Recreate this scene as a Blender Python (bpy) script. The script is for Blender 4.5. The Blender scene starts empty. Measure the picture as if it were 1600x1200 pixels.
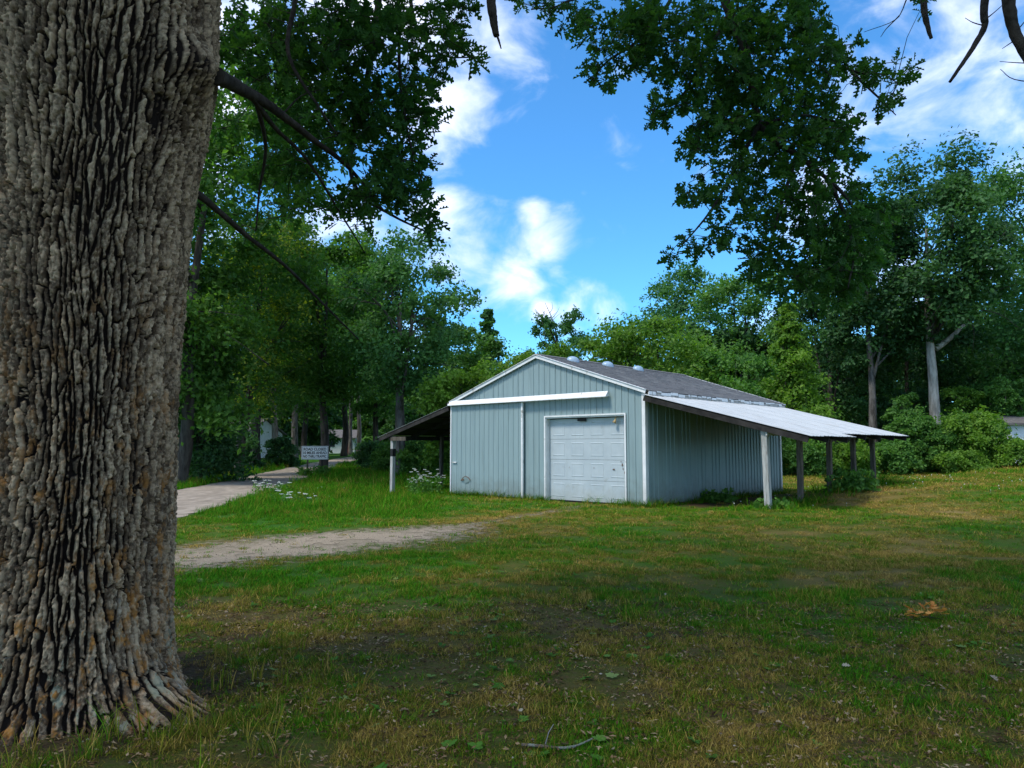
import bpy, math, random
import numpy as np
from mathutils import Vector, Matrix, geometry as mgeo

# ------------------------------------------------------------------ camera, sky, sun, exposure
scene = bpy.context.scene
COL = scene.collection
R = math.radians
F = 1150.0                      # focal length in pixels of the 1600 x 1200 photograph
CAMH = 1.65
PITCH = math.atan(100.0 / F)

cam = bpy.data.objects.new('camera', bpy.data.cameras.new('camera'))
COL.objects.link(cam)
cam.location = (0, 0, CAMH)
cam.rotation_euler = (math.pi / 2 + PITCH, 0, 0)
cam.data.sensor_width = 36.0
cam.data.lens = 36.0 * F / 1600.0
cam.data.clip_start = 0.05
cam.data.clip_end = 4000.0
scene.camera = cam

SUN_EL, SUN_AZ = R(57), R(238)   # azimuth from +Y towards +X
SUN_DIR = Vector((math.sin(SUN_AZ) * math.cos(SUN_EL), math.cos(SUN_AZ) * math.cos(SUN_EL), math.sin(SUN_EL)))
sun_d = bpy.data.lights.new('sun', 'SUN')
sun_d.energy = 2.1
sun_d.angle = R(11.0)
sun_d.color = (1.0, 0.94, 0.84)
sun = bpy.data.objects.new('sun', sun_d)
COL.objects.link(sun)
sun.rotation_euler = (-SUN_DIR).to_track_quat('-Z', 'Y').to_euler()

scene.view_settings.view_transform = 'Standard'
scene.view_settings.look = 'None'
scene.view_settings.gamma = 1.0
scene.view_settings.use_curve_mapping = False
scene.view_settings.exposure = 0.8
scene.cycles.max_bounces = 8
scene.cycles.diffuse_bounces = 3
scene.cycles.transmission_bounces = 4
scene.cycles.use_denoising = True


def ray(u, v):
    a, b = (u - 800.0) / F, (600.0 - v) / F
    c, s = math.cos(PITCH), math.sin(PITCH)
    return Vector((a, c - s * b, s + c * b))


def W(u, v, d):
    """Point at world depth d (metres ahead) on the ray of pixel (u, v)."""
    r = ray(u, v)
    return Vector((0, 0, CAMH)) + r * (d / r.y)


def project(P):
    P = np.asarray(P, float)
    c, s = math.cos(PITCH), math.sin(PITCH)
    y, z = P[..., 1], P[..., 2] - CAMH
    fw = np.maximum(c * y + s * z, 1e-3)
    up = c * z - s * y
    return 800 + F * P[..., 0] / fw, 600 - F * up / fw, fw


def build_world():
    w = bpy.data.worlds.new('World')
    scene.world = w
    w.use_nodes = True
    nt = w.node_tree
    nt.nodes.clear()
    N, L = nt.nodes.new, nt.links.new
    out = N('ShaderNodeOutputWorld')
    bg = N('ShaderNodeBackground')
    bg.inputs['Strength'].default_value = 0.118
    L(bg.outputs[0], out.inputs[0])
    sky = N('ShaderNodeTexSky')
    sky.sky_type = 'NISHITA'
    sky.sun_disc = False
    sky.sun_elevation = SUN_EL
    sky.sun_rotation = SUN_AZ
    sky.altitude = 200
    sky.air_density = 1.0
    sky.dust_density = 0.3
    sky.ozone_density = 2.0
    tint = N('ShaderNodeMix'); tint.data_type = 'RGBA'; tint.blend_type = 'MULTIPLY'
    tint.inputs[0].default_value = 1.0
    tint.inputs[7].default_value = (0.44, 0.98, 1.33, 1)
    L(sky.outputs[0], tint.inputs[6])
    tc = N('ShaderNodeTexCoord')

    def math_(op, a, b=None, clamp=False):
        n = N('ShaderNodeMath'); n.operation = op; n.use_clamp = clamp
        for i, x in enumerate((a, b)):
            if x is None:
                continue
            if isinstance(x, (int, float)):
                n.inputs[i].default_value = x
            else:
                L(x, n.inputs[i])
        return n.outputs[0]

    # cloud banks given by their direction and angular size
    banks = [(650, 40, .18, .95), (700, 150, .14, .9), (780, 50, .10, .95), (690, 230, .10, .7), (560, 40, .16, 1.0),
             (300, 100, .30, .9), (480, 330, .16, .7),
             (690, 340, .09, .9), (740, 400, .09, 1.0), (800, 415, .09, 1.0), (848, 385, .07, 1.0), (835, 345, .04, .9),
             (700, 420, .08, .9), (870, 425, .035, .8),
             (850, 480, .035, .9), (900, 480, .05, .85), (940, 485, .045, .8),
             (1330, 200, .16, .55), (1450, 170, .15, .62), (1560, 170, .15, .64), (1500, 40, .18, .6), (1400, 20, .15, .58), (1620, 60, .2, .62), (1280, 290, .13, .7), (1480, 330, .15, .6), (1380, 420, .14, .6), (1300, 520, .14, .6), (1550, 480, .14, .6), (590, 420, .1, .7), (560, 560, .12, .6),
             (1800, 100, .35, .75), (0, 100, .4, .8)]
    acc = None
    for (u, v, r, a) in banks:
        d = ray(u, v).normalized()
        vm = N('ShaderNodeVectorMath'); vm.operation = 'DISTANCE'
        L(tc.outputs['Generated'], vm.inputs[0]); vm.inputs[1].default_value = d
        x = math_('DIVIDE', vm.outputs['Value'], r * .86)
        x = math_('MULTIPLY', math_('SUBTRACT', 1.2, x), a * .9, True)
        acc = x if acc is None else math_('MAXIMUM', acc, x)
    # out-of-view sky: cloud cover thickened there to whiten the ambient light
    big = N('ShaderNodeTexNoise'); big.inputs['Scale'].default_value = 2.3; big.inputs['Detail'].default_value = 2
    L(tc.outputs['Generated'], big.inputs['Vector'])
    behind = N('ShaderNodeVectorMath'); behind.operation = 'DISTANCE'
    L(tc.outputs['Generated'], behind.inputs[0]); behind.inputs[1].default_value = ray(960, 300).normalized()
    gate = math_('MULTIPLY', math_('SUBTRACT', behind.outputs['Value'], .62), 3.0, True)
    far = math_('MULTIPLY', math_('MULTIPLY', math_('SUBTRACT', big.outputs['Fac'], .37), 5.0, True), gate)
    acc = math_('MAXIMUM', acc, far)
    mp = N('ShaderNodeMapping'); mp.inputs['Scale'].default_value = (1, 1, 1.5)
    L(tc.outputs['Generated'], mp.inputs['Vector'])
    n1 = N('ShaderNodeTexNoise'); n1.inputs['Scale'].default_value = 9.0; n1.inputs['Detail'].default_value = 9
    n1.inputs['Roughness'].default_value = .56; n1.inputs['Distortion'].default_value = .35
    L(mp.outputs[0], n1.inputs['Vector'])
    s = math_('ADD', math_('MULTIPLY', acc, 1.0), math_('MULTIPLY', math_('SUBTRACT', n1.outputs['Fac'], .5), 2.6))
    mr = N('ShaderNodeMapRange'); mr.interpolation_type = 'SMOOTHSTEP'
    L(s, mr.inputs[0]); mr.inputs[1].default_value = .24; mr.inputs[2].default_value = 1.35
    cover = math_('MULTIPLY', mr.outputs[0], .95)
    n2 = N('ShaderNodeTexNoise'); n2.inputs['Scale'].default_value = 5.0; n2.inputs['Detail'].default_value = 5
    L(tc.outputs['Generated'], n2.inputs['Vector'])
    cr = N('ShaderNodeValToRGB')
    cr.color_ramp.elements[0].position = .35; cr.color_ramp.elements[0].color = (5.5, 6.0, 7.8, 1)
    cr.color_ramp.elements[1].position = .65; cr.color_ramp.elements[1].color = (7.6, 7.9, 8.6, 1)
    L(n2.outputs['Fac'], cr.inputs[0])
    mix = N('ShaderNodeMix'); mix.data_type = 'RGBA'
    L(cover, mix.inputs[0]); L(tint.outputs[2], mix.inputs[6]); L(cr.outputs[0], mix.inputs[7])
    L(mix.outputs[2], bg.inputs['Color'])


build_world()

# ------------------------------------------------------------------ numpy noise
rng = np.random.default_rng(7)
random.seed(7)


def _hash(ix, iy, seed):
    h = (ix.astype(np.int64) * 374761393 + iy.astype(np.int64) * 668265263 + seed * 974634777) & 0xFFFFFFFF
    h = ((h ^ (h >> 13)) * 1274126177) & 0xFFFFFFFF
    h = ((h ^ (h >> 16)) * 2246822519) & 0xFFFFFFFF
    return ((h ^ (h >> 15)) & 0xFFFFFF) / float(0x1000000)


def vnoise(x, y, seed=0, per=None):
    x, y = np.asarray(x, float), np.asarray(y, float)
    ix, iy = np.floor(x), np.floor(y)
    fx, fy = x - ix, y - iy
    fx, fy = fx * fx * (3 - 2 * fx), fy * fy * (3 - 2 * fy)
    jx = ix + 1
    if per:
        ix, jx = np.mod(ix, per), np.mod(jx, per)
    a, b = _hash(ix, iy, seed), _hash(jx, iy, seed)
    c, d = _hash(ix, iy + 1, seed), _hash(jx, iy + 1, seed)
    return (a + (b - a) * fx) * (1 - fy) + (c + (d - c) * fx) * fy


def fbm(x, y, seed=0, octv=4):
    s, a, t = 0.0, 0.5, 0.0
    for o in range(octv):
        s = s + a * vnoise(np.asarray(x) * 2 ** o, np.asarray(y) * 2 ** o, seed + o * 17)
        t += a
        a *= .5
    return s / t


def sstep(a, b, x):
    t = np.clip((np.asarray(x, float) - a) / (b - a), 0, 1)
    return t * t * (3 - 2 * t)


# ------------------------------------------------------------------ barn frame (needed by the ground masks)
BX, BY = -2.155, 26.45          # front left corner of the barn on the ground
ANG = math.atan2(-.687, .727)
UX, UY = math.cos(ANG), math.sin(ANG)
BW, BL = 8.15, 9.1


def H(x, y):
    """Height of the ground."""
    x, y = np.asarray(x, float), np.asarray(y, float)
    dx, dy = x - BX, y - BY
    lx, ly = dx * UX + dy * UY, -dx * UY + dy * UX
    z = (.15 + .34 * sstep(1.2, 6.2, ly)) * sstep(BW + 1.2, BW + 3.5, lx) * sstep(-4.5, -.2, ly) + .8 * sstep(35, 95, y)
    z = z - .20 * np.exp(-((x + 4.9) / 1.9) ** 2 - ((y - 28) / 5) ** 2)
    near = np.exp(-((y / 40) ** 2))
    z = z + near * (.05 * (vnoise(x * .35, y * .35, 3) - .5) + .03 * (vnoise(x * 1.1, y * 1.1, 5) - .5))
    return z


def h1(x, y):
    return float(H(x, y))


# ------------------------------------------------------------------ object helpers
def tag(o, label=None, cat=None, group=None, kind=None):
    for k, v in (('label', label), ('category', cat), ('group', group), ('kind', kind)):
        if v:
            o[k] = v
    return o


def thing(name, label, cat, loc=(0, 0, 0), rz=0.0, group=None):
    o = bpy.data.objects.new(name, None)
    o.empty_display_size = .2
    COL.objects.link(o)
    o.location = loc
    o.rotation_euler = (0, 0, rz)
    return tag(o, label, cat, group)


def link(name, me, m, parent=None, loc=(0, 0, 0)):
    o = bpy.data.objects.new(name, me)
    COL.objects.link(o)
    o.location = loc
    if parent is not None:
        o.parent = parent
    if m is not None and not me.materials:
        me.materials.append(m)
    return o


def np_mesh(name, V, Fc, smooth=False, attrs=None):
    V = np.ascontiguousarray(V, np.float32); Fc = np.ascontiguousarray(Fc, np.int32)
    me = bpy.data.meshes.new(name)
    k = Fc.shape[1]
    me.vertices.add(len(V)); me.vertices.foreach_set('co', V.ravel())
    me.loops.add(Fc.size); me.loops.foreach_set('vertex_index', Fc.ravel())
    me.polygons.add(len(Fc)); me.polygons.foreach_set('loop_start', np.arange(0, Fc.size, k, dtype=np.int32))
    me.polygons.foreach_set('use_smooth', np.full(len(Fc), smooth))
    for n, a in (attrs or {}).items():
        at = me.attributes.new(n, 'FLOAT', 'POINT')
        at.data.foreach_set('value', np.ascontiguousarray(a, np.float32))
    me.update(calc_edges=True)
    me.validate()
    return me


class MB:
    """Collects shapes that become one mesh."""
    def __init__(self):
        self.v, self.f, self.smooth = [], [], []

    def add(self, vs, fs, smooth=False):
        b = len(self.v)
        self.v += [tuple(p) for p in vs]
        self.f += [tuple(b + i for i in f) for f in fs]
        self.smooth += [smooth] * len(fs)
        return self

    def box(self, x0, x1, y0, y1, z0, z1, mtx=None):
        vs = [(x, y, z) for z in (z0, z1) for y in (y0, y1) for x in (x0, x1)]
        if mtx is not None:
            vs = [mtx @ Vector(p) for p in vs]
        return self.add(vs, [(0, 2, 3, 1), (4, 5, 7, 6), (0, 1, 5, 4), (2, 6, 7, 3), (0, 4, 6, 2), (1, 3, 7, 5)])

    def bar(self, a, b, w, h, up=(0, 0, 1)):
        """A straight rectangular bar from a to b, w across and h along up."""
        a, b, up = Vector(a), Vector(b), Vector(up)
        d = (b - a).normalized()
        s = d.cross(up).normalized()
        t = s.cross(d).normalized()
        vs = [p + s * i * w / 2 + t * j * h / 2 for p in (a, b) for j in (-1, 1) for i in (-1, 1)]
        return self.add(vs, [(0, 1, 3, 2), (4, 6, 7, 5), (0, 4, 5, 1), (2, 3, 7, 6), (0, 2, 6, 4), (1, 5, 7, 3)])

    def tube(self, pts, radii, n=8, cap=True, jag=0.0):
        pts = [Vector(p) for p in pts]
        b = len(self.v)
        prev = None
        for i, p in enumerate(pts):
            d = (pts[min(i + 1, len(pts) - 1)] - pts[max(i - 1, 0)]).normalized()
            if prev is None:
                s = d.orthogonal().normalized()
            else:
                s = (prev - d * prev.dot(d)).normalized()
            prev = s
            t = d.cross(s)
            for k in range(n):
                a = 2 * math.pi * k / n
                r = radii[i] * (1 + (random.uniform(-jag, jag) if jag else 0))
                self.v.append(tuple(p + (s * math.cos(a) + t * math.sin(a)) * r))
        for i in range(len(pts) - 1):
            for k in range(n):
                k2 = (k + 1) % n
                self.f.append((b + i * n + k, b + i * n + k2, b + (i + 1) * n + k2, b + (i + 1) * n + k))
                self.smooth.append(True)
        if cap:
            self.f.append(tuple(b + k for k in reversed(range(n)))); self.smooth.append(False)
            self.f.append(tuple(b + (len(pts) - 1) * n + k for k in range(n))); self.smooth.append(False)
        return self

    def mesh(self, name):
        me = bpy.data.meshes.new(name)
        me.from_pydata(self.v, [], self.f)
        me.polygons.foreach_set('use_smooth', self.smooth)
        me.update()
        return me

    def obj(self, name, m, parent=None, loc=(0, 0, 0)):
        return link(name, self.mesh(name), m, parent, loc)


def bevel(o, w=.006, seg=1):
    md = o.modifiers.new('bevel', 'BEVEL'); md.width = w; md.segments = seg; md.limit_method = 'ANGLE'
    return o


def curve_pts(ctrl, n=6):
    """Catmull-Rom through the control points."""
    P = [Vector(p) for p in ctrl]
    P = [P[0] * 2 - P[1]] + P + [P[-1] * 2 - P[-2]]
    out = []
    for i in range(1, len(P) - 2):
        for k in range(n):
            t = k / n
            a, b, c, d = P[i - 1], P[i], P[i + 1], P[i + 2]
            out.append(.5 * ((2 * b) + (c - a) * t + (2 * a - 5 * b + 4 * c - d) * t * t + (3 * b - a - 3 * c + d) * t ** 3))
    out.append(P[-2])
    return out


# ------------------------------------------------------------------ materials
def new_mat(name):
    m = bpy.data.materials.new(name)
    m.use_nodes = True
    nt = m.node_tree
    return m, nt, nt.nodes['Principled BSDF'], nt.nodes['Material Output']


def surf(name, c1, c2, scale=6.0, rough=.75, bump=0.0, bscale=None, stretch=(1, 1, 1), spec=.25, lo=.35, hi=.65, metal=0.0,
         spot=None, spot_scale=3.0, spot_lo=.6, spot_hi=.7, detail=6):
    """Two-tone noise surface with an optional third spotted tone and relief."""
    m, nt, p, out = new_mat(name)
    N, L = nt.nodes.new, nt.links.new
    tc = N('ShaderNodeTexCoord'); mp = N('ShaderNodeMapping'); mp.inputs['Scale'].default_value = stretch
    L(tc.outputs['Object'], mp.inputs['Vector'])
    n = N('ShaderNodeTexNoise'); n.inputs['Scale'].default_value = scale; n.inputs['Detail'].default_value = detail
    n.inputs['Roughness'].default_value = .62
    L(mp.outputs[0], n.inputs['Vector'])
    cr = N('ShaderNodeValToRGB')
    cr.color_ramp.elements[0].position = lo; cr.color_ramp.elements[0].color = (*c1, 1)
    cr.color_ramp.elements[1].position = hi; cr.color_ramp.elements[1].color = (*c2, 1)
    L(n.outputs['Fac'], cr.inputs[0])
    colr = cr.outputs[0]
    if spot:
        n3 = N('ShaderNodeTexNoise'); n3.inputs['Scale'].default_value = spot_scale; n3.inputs['Detail'].default_value = 7
        L(mp.outputs[0], n3.inputs['Vector'])
        mr = N('ShaderNodeMapRange'); L(n3.outputs['Fac'], mr.inputs[0])
        mr.inputs[1].default_value = spot_lo; mr.inputs[2].default_value = spot_hi
        mx = N('ShaderNodeMix'); mx.data_type = 'RGBA'
        L(mr.outputs[0], mx.inputs[0]); L(colr, mx.inputs[6]); mx.inputs[7].default_value = (*spot, 1)
        colr = mx.outputs[2]
    L(colr, p.inputs['Base Color'])
    p.inputs['Roughness'].default_value = rough
    p.inputs['Specular IOR Level'].default_value = spec
    p.inputs['Metallic'].default_value = metal
    if bump:
        nb = N('ShaderNodeTexNoise'); nb.inputs['Scale'].default_value = bscale or scale * 3; nb.inputs['Detail'].default_value = 6
        L(mp.outputs[0], nb.inputs['Vector'])
        bp = N('ShaderNodeBump'); bp.inputs['Strength'].default_value = bump; bp.inputs['Distance'].default_value = .02
        L(nb.outputs['Fac'], bp.inputs['Height']); L(bp.outputs[0], p.inputs['Normal'])
    return m


def leaf_mat(name, dark, light, trans=.35, attr='var', rough=.55, tgain=1.6, spec=.2, lo=.1, hi=.95):
    """Leaf: a diffuse face that also lets light through; the tone varies leaf by leaf."""
    m, nt, p, out = new_mat(name)
    N, L = nt.nodes.new, nt.links.new
    if attr == 'random':
        src = N('ShaderNodeObjectInfo').outputs['Random']
    else:
        a = N('ShaderNodeAttribute'); a.attribute_name = attr
        src = a.outputs['Fac']
    cr = N('ShaderNodeValToRGB')
    cr.color_ramp.elements[0].color = (*dark, 1); cr.color_ramp.elements[1].color = (*light, 1)
    cr.color_ramp.elements[0].position = lo; cr.color_ramp.elements[1].position = hi
    L(src, cr.inputs[0]); L(cr.outputs[0], p.inputs['Base Color'])
    p.inputs['Roughness'].default_value = rough
    p.inputs['Specular IOR Level'].default_value = spec
    tr = N('ShaderNodeBsdfTranslucent')
    mu = N('ShaderNodeMix'); mu.data_type = 'RGBA'; mu.blend_type = 'MULTIPLY'; mu.inputs[0].default_value = 1
    L(cr.outputs[0], mu.inputs[6]); mu.inputs[7].default_value = (tgain * 1.1, tgain * 1.25, tgain * .5, 1)
    L(mu.outputs[2], tr.inputs['Color'])
    mx = N('ShaderNodeMixShader'); mx.inputs[0].default_value = trans
    L(p.outputs[0], mx.inputs[1]); L(tr.outputs[0], mx.inputs[2]); L(mx.outputs[0], out.inputs['Surface'])
    return m


def trunk_mat(name, c1, c2, c3=None):
    return surf(name, c1, c2, 5.0, .9, .9, 9.0, (1, 1, .22), .1, .38, .62, spot=c3, spot_scale=2.2, spot_lo=.58, spot_hi=.7)


M = {}
M['siding'] = surf('siding_paint', (.215, .295, .305), (.25, .335, .34), 1.5, .42, .04, 5, (6, 6, .5), .35, .3, .7, spot=(.185, .25, .255), spot_scale=1.2, spot_lo=.56, spot_hi=.78)
def add_splash(m, zlo, zhi, colr, amount):
    """Mud splashed up from the ground and thin runs of dirt on a wall."""
    nt = m.node_tree; N, L = nt.nodes.new, nt.links.new
    p = nt.nodes['Principled BSDF']
    src = p.inputs['Base Color'].links[0].from_socket
    tc = N('ShaderNodeTexCoord'); sep = N('ShaderNodeSeparateXYZ'); L(tc.outputs['Object'], sep.inputs[0])
    n = N('ShaderNodeTexNoise'); n.inputs['Scale'].default_value = 3.5; n.inputs['Detail'].default_value = 8; n.inputs['Roughness'].default_value = .7
    L(tc.outputs['Object'], n.inputs['Vector'])
    ad = N('ShaderNodeMath'); ad.operation = 'MULTIPLY_ADD'; L(n.outputs['Fac'], ad.inputs[0]); ad.inputs[1].default_value = -1.3; L(sep.outputs['Z'], ad.inputs[2])
    mr = N('ShaderNodeMapRange'); L(ad.outputs[0], mr.inputs[0]); mr.inputs[1].default_value = zhi - .65; mr.inputs[2].default_value = zlo - .65
    mp = N('ShaderNodeMapping'); mp.inputs['Scale'].default_value = (14, 14, .5); L(tc.outputs['Object'], mp.inputs['Vector'])
    n2 = N('ShaderNodeTexNoise'); n2.inputs['Scale'].default_value = 1.0; n2.inputs['Detail'].default_value = 6; L(mp.outputs[0], n2.inputs['Vector'])
    r2 = N('ShaderNodeMapRange'); L(n2.outputs['Fac'], r2.inputs[0]); r2.inputs[1].default_value = .56; r2.inputs[2].default_value = .82; r2.inputs[4].default_value = .45
    mxm = N('ShaderNodeMath'); mxm.operation = 'MAXIMUM'; L(mr.outputs[0], mxm.inputs[0]); L(r2.outputs[0], mxm.inputs[1])
    ml = N('ShaderNodeMath'); ml.operation = 'MULTIPLY'; L(mxm.outputs[0], ml.inputs[0]); ml.inputs[1].default_value = amount
    mx = N('ShaderNodeMix'); mx.data_type = 'RGBA'; L(ml.outputs[0], mx.inputs[0]); L(src, mx.inputs[6]); mx.inputs[7].default_value = (*colr, 1)
    L(mx.outputs[2], p.inputs['Base Color'])


add_splash(M['siding'], .02, .75, (.13, .14, .11), .55)
M['trim'] = surf('trim_white_paint', (.66, .67, .66), (.78, .78, .77), 3, .5, .05, 20, spec=.3, spot=(.38, .37, .33), spot_scale=5, spot_lo=.64, spot_hi=.72)
M['door'] = surf('garage_door_paint', (.385, .44, .465), (.44, .495, .515), 2.0, .45, .03, 12, spec=.3, spot=(.33, .36, .36), spot_scale=3.5, spot_lo=.66, spot_hi=.78)
add_splash(M['door'], .0, .6, (.30, .31, .27), .5)
add_splash(M['trim'], -.1, .9, (.30, .29, .25), .6)
M['stain'] = surf('rust_stain', (.10, .07, .05), (.2, .14, .1), 12, .9)
M['tin'] = surf('lean_roof_metal', (.36, .385, .395), (.47, .49, .495), 1.6, .5, .05, 5, (1, 4, 1), .35, .3, .7, spot=(.29, .27, .245), spot_scale=1.8, spot_lo=.58, spot_hi=.8)
M['shingle'] = surf('asphalt_shingle', (.125, .125, .127), (.195, .193, .19), 9, .92, .4, 60, spec=.15, spot=(.22, .22, .21), spot_scale=1.3, spot_lo=.52, spot_hi=.72)
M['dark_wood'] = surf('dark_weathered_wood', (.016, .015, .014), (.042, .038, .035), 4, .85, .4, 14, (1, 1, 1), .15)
M['post_wood'] = surf('grey_brown_post_wood', (.055, .045, .035), (.14, .12, .095), 5, .85, .5, 16, (3, 3, .4), .15)
M['pale_wood'] = surf('peeling_pale_wood', (.28, .28, .26), (.47, .47, .44), 5, .8, .5, 16, (3, 3, .4), .2, spot=(.12, .10, .08), spot_scale=4, spot_lo=.58, spot_hi=.68)
M['black'] = surf('black_paint', (.01, .01, .01), (.02, .02, .02), 4, .6)
M['vent_blue'] = surf('vent_pale_plastic', (.25, .36, .46), (.34, .45, .54), 3, .3, spec=.5)
M['core'] = surf('wall_core_wood', (.05, .05, .05), (.08, .078, .07), 4, .9)
M['rust_brass'] = surf('old_brass', (.30, .2, .08), (.4, .3, .14), 10, .5)
M['sign_white'] = surf('sign_white_sheet', (.76, .79, .78), (.86, .88, .87), 3, .45, spec=.35)
M['sign_black'] = surf('sign_black_print', (.012, .012, .014), (.02, .02, .022), 5, .5)
M['house_white'] = surf('house_white_siding', (.62, .66, .68), (.75, .78, .79), 2, .6)
M['house_roof'] = surf('house_roof', (.10, .09, .085), (.15, .14, .13), 4, .9)
M['glass'] = surf('dark_window_glass', (.02, .03, .04), (.05, .06, .07), 2, .15, spec=.6)
M['van_paint'] = surf('van_white_paint', (.68, .7, .74), (.76, .78, .8), 2, .3, spec=.5)
M['tyre'] = surf('tyre_rubber', (.015, .015, .015), (.03, .03, .03), 9, .9)
M['red'] = surf('faded_red_paint', (.3, .05, .03), (.4, .09, .06), 4, .6)

M['bark_grey'] = trunk_mat('bark_grey', (.05, .045, .04), (.16, .15, .135))
M['bark_dark'] = trunk_mat('bark_dark', (.03, .026, .022), (.085, .075, .065))
M['bark_pale'] = trunk_mat('bark_pale', (.21, .20, .175), (.40, .385, .345), (.15, .14, .125))
M['bark_tan'] = trunk_mat('bark_tan', (.13, .105, .08), (.3, .25, .2))
M['bark_twig'] = surf('twig_bark', (.02, .017, .014), (.05, .043, .036), 12, .9, .5, 40, spec=.1)
M['dead_wood'] = surf('dead_grey_wood', (.16, .15, .14), (.32, .3, .28), 8, .9, .5, 30, spec=.1)

LEAF = {
    'dark': leaf_mat('leaf_dark_green', (.022, .065, .024), (.066, .16, .044), .32),
    'teal': leaf_mat('leaf_blue_green', (.034, .108, .034), (.10, .23, .058), .32),
    'mid': leaf_mat('leaf_mid_green', (.042, .118, .024), (.115, .24, .042), .36),
    'bright': leaf_mat('leaf_bright_green', (.062, .145, .020), (.17, .29, .036), .4),
    'leafy': leaf_mat('leaf_fresh_green', (.032, .094, .017), (.10, .20, .03), .42),
    'yellow': leaf_mat('leaf_backlit_yellow', (.045, .12, .02), (.36, .38, .03), .42, lo=.45, hi=1.0),  # yellow end paints the glow of backlit leaves into their colour
    'oak': leaf_mat('oak_leaf_green', (.018, .058, .014), (.054, .135, .025), .40, spec=.12),
}
M['oak_leaf_single'] = leaf_mat('oak_leaf_green_single', (.018, .058, .014), (.054, .135, .025), .40, 'random', spec=.12)
M['dead_leaf'] = leaf_mat('dead_leaf_orange', (.42, .14, .025), (.75, .36, .10), .25, 'random')


def attr_ramp_mat(name, stops, trans=.25, inst=True, blades=False):
    m, nt, p, out = new_mat(name)
    N, L = nt.nodes.new, nt.links.new
    a = N('ShaderNodeAttribute'); a.attribute_name = 'tint'
    if inst:
        a.attribute_type = 'INSTANCER'
    cr = N('ShaderNodeValToRGB')
    els = cr.color_ramp.elements
    while len(els) < len(stops):
        els.new(.5)
    for e, (pos, c) in zip(els, stops):
        e.position = pos; e.color = (*c, 1)
    fac, colr = a.outputs['Fac'], cr.outputs[0]
    if blades:
        b1 = N('ShaderNodeAttribute'); b1.attribute_name = 'blade_shift'
        b2 = N('ShaderNodeAttribute'); b2.attribute_name = 'blade_value'
        ad = N('ShaderNodeMath'); ad.operation = 'ADD'; L(fac, ad.inputs[0]); L(b1.outputs['Fac'], ad.inputs[1]); fac = ad.outputs[0]
        vm = N('ShaderNodeVectorMath'); vm.operation = 'SCALE'; L(colr, vm.inputs[0]); L(b2.outputs['Fac'], vm.inputs['Scale']); colr = vm.outputs[0]
    L(fac, cr.inputs[0]); L(colr, p.inputs['Base Color'])
    p.inputs['Roughness'].default_value = .8
    p.inputs['Specular IOR Level'].default_value = .05
    if trans:
        tr = N('ShaderNodeBsdfTranslucent'); L(colr, tr.inputs['Color'])
        mx = N('ShaderNodeMixShader'); mx.inputs[0].default_value = trans
        L(p.outputs[0], mx.inputs[1]); L(tr.outputs[0], mx.inputs[2]); L(mx.outputs[0], out.inputs['Surface'])
    return m


GRASS_STOPS = [(0, (.045, .19, .006)), (.3, (.072, .185, .008)), (.55, (.145, .165, .014)), (.8, (.27, .195, .035)), (1, (.40, .28, .075))]
M['grass'] = attr_ramp_mat('grass_blade', GRASS_STOPS, .3, blades=True)

def barn_xy(x, y):
    """World position of barn-local (x, y)."""
    return BX + UX * x - UY * y, BY + UY * x + UX * y


def to_barn(X, Y):
    dx, dy = np.asarray(X) - BX, np.asarray(Y) - BY
    return dx * UX + dy * UY, -dx * UY + dy * UX


ROAD_NEAR = [(-5.6, -30), (-6.4, 0), (-7.0, 10), (-7.77, 17.5), (-8.2, 21), (-8.8, 25.3), (-9.95, 32.7), (-11.7, 45), (-13.8, 60), (-15.0, 75), (-14.2, 110), (-12, 160)]
ROAD_FAR = [(-9.8, -30), (-10.6, 0), (-11.3, 10), (-11.9, 17.5), (-12.3, 21), (-12.8, 25.3), (-13.7, 32.7), (-15.6, 45), (-17.0, 60), (-17.7, 75), (-17.0, 110), (-15, 160)]


def road_edges(y):
    n = np.array(ROAD_NEAR); f = np.array(ROAD_FAR)
    return np.interp(y, n[:, 1], n[:, 0]), np.interp(y, f[:, 1], f[:, 0])


def road_mask(x, y):
    n, f = road_edges(y)
    wob = .22 * (vnoise(np.asarray(x) * .9, np.asarray(y) * .9, 41) - .5)
    return (x < n + wob) & (x > f + wob)


DRIVE = [(-8.5, 8.6, 1.5), (-5.2, 11.0, 1.35), (-3.6, 12.8, 1.55), (-2.2, 14.4, 1.5), (-.9, 16.0, 1.15), (.5, 18.3, .85), (2.0, 21.3, .7)]


def drive_value(x, y):
    """1 in the middle of the bare dirt track, falling to 0 at its sides."""
    x, y = np.asarray(x, float), np.asarray(y, float)
    best = np.zeros(np.broadcast(x, y).shape)
    for (ax, ay, aw), (bx, by, bw) in zip(DRIVE[:-1], DRIVE[1:]):
        dx, dy = bx - ax, by - ay
        t = np.clip(((x - ax) * dx + (y - ay) * dy) / (dx * dx + dy * dy), 0, 1)
        dist = np.hypot(x - ax - t * dx, y - ay - t * dy)
        best = np.maximum(best, 1.4 - dist / ((aw + (bw - aw) * t) * 1.12) - .80 * sstep(13.6, 16.8, y))
    return best


def drive_mask(x, y, thr=1.0):
    n = fbm(x * 1.3, y * 1.3 + 9, 21, 3) - .5
    n2 = fbm(x * 4.5, y * 5.5, 27, 2) - .5
    n3 = vnoise(x * 12, y * 14, 29) - .5
    return drive_value(x, y) + 1.2 * n + 1.25 * n2 + .35 * n3 > thr


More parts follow.
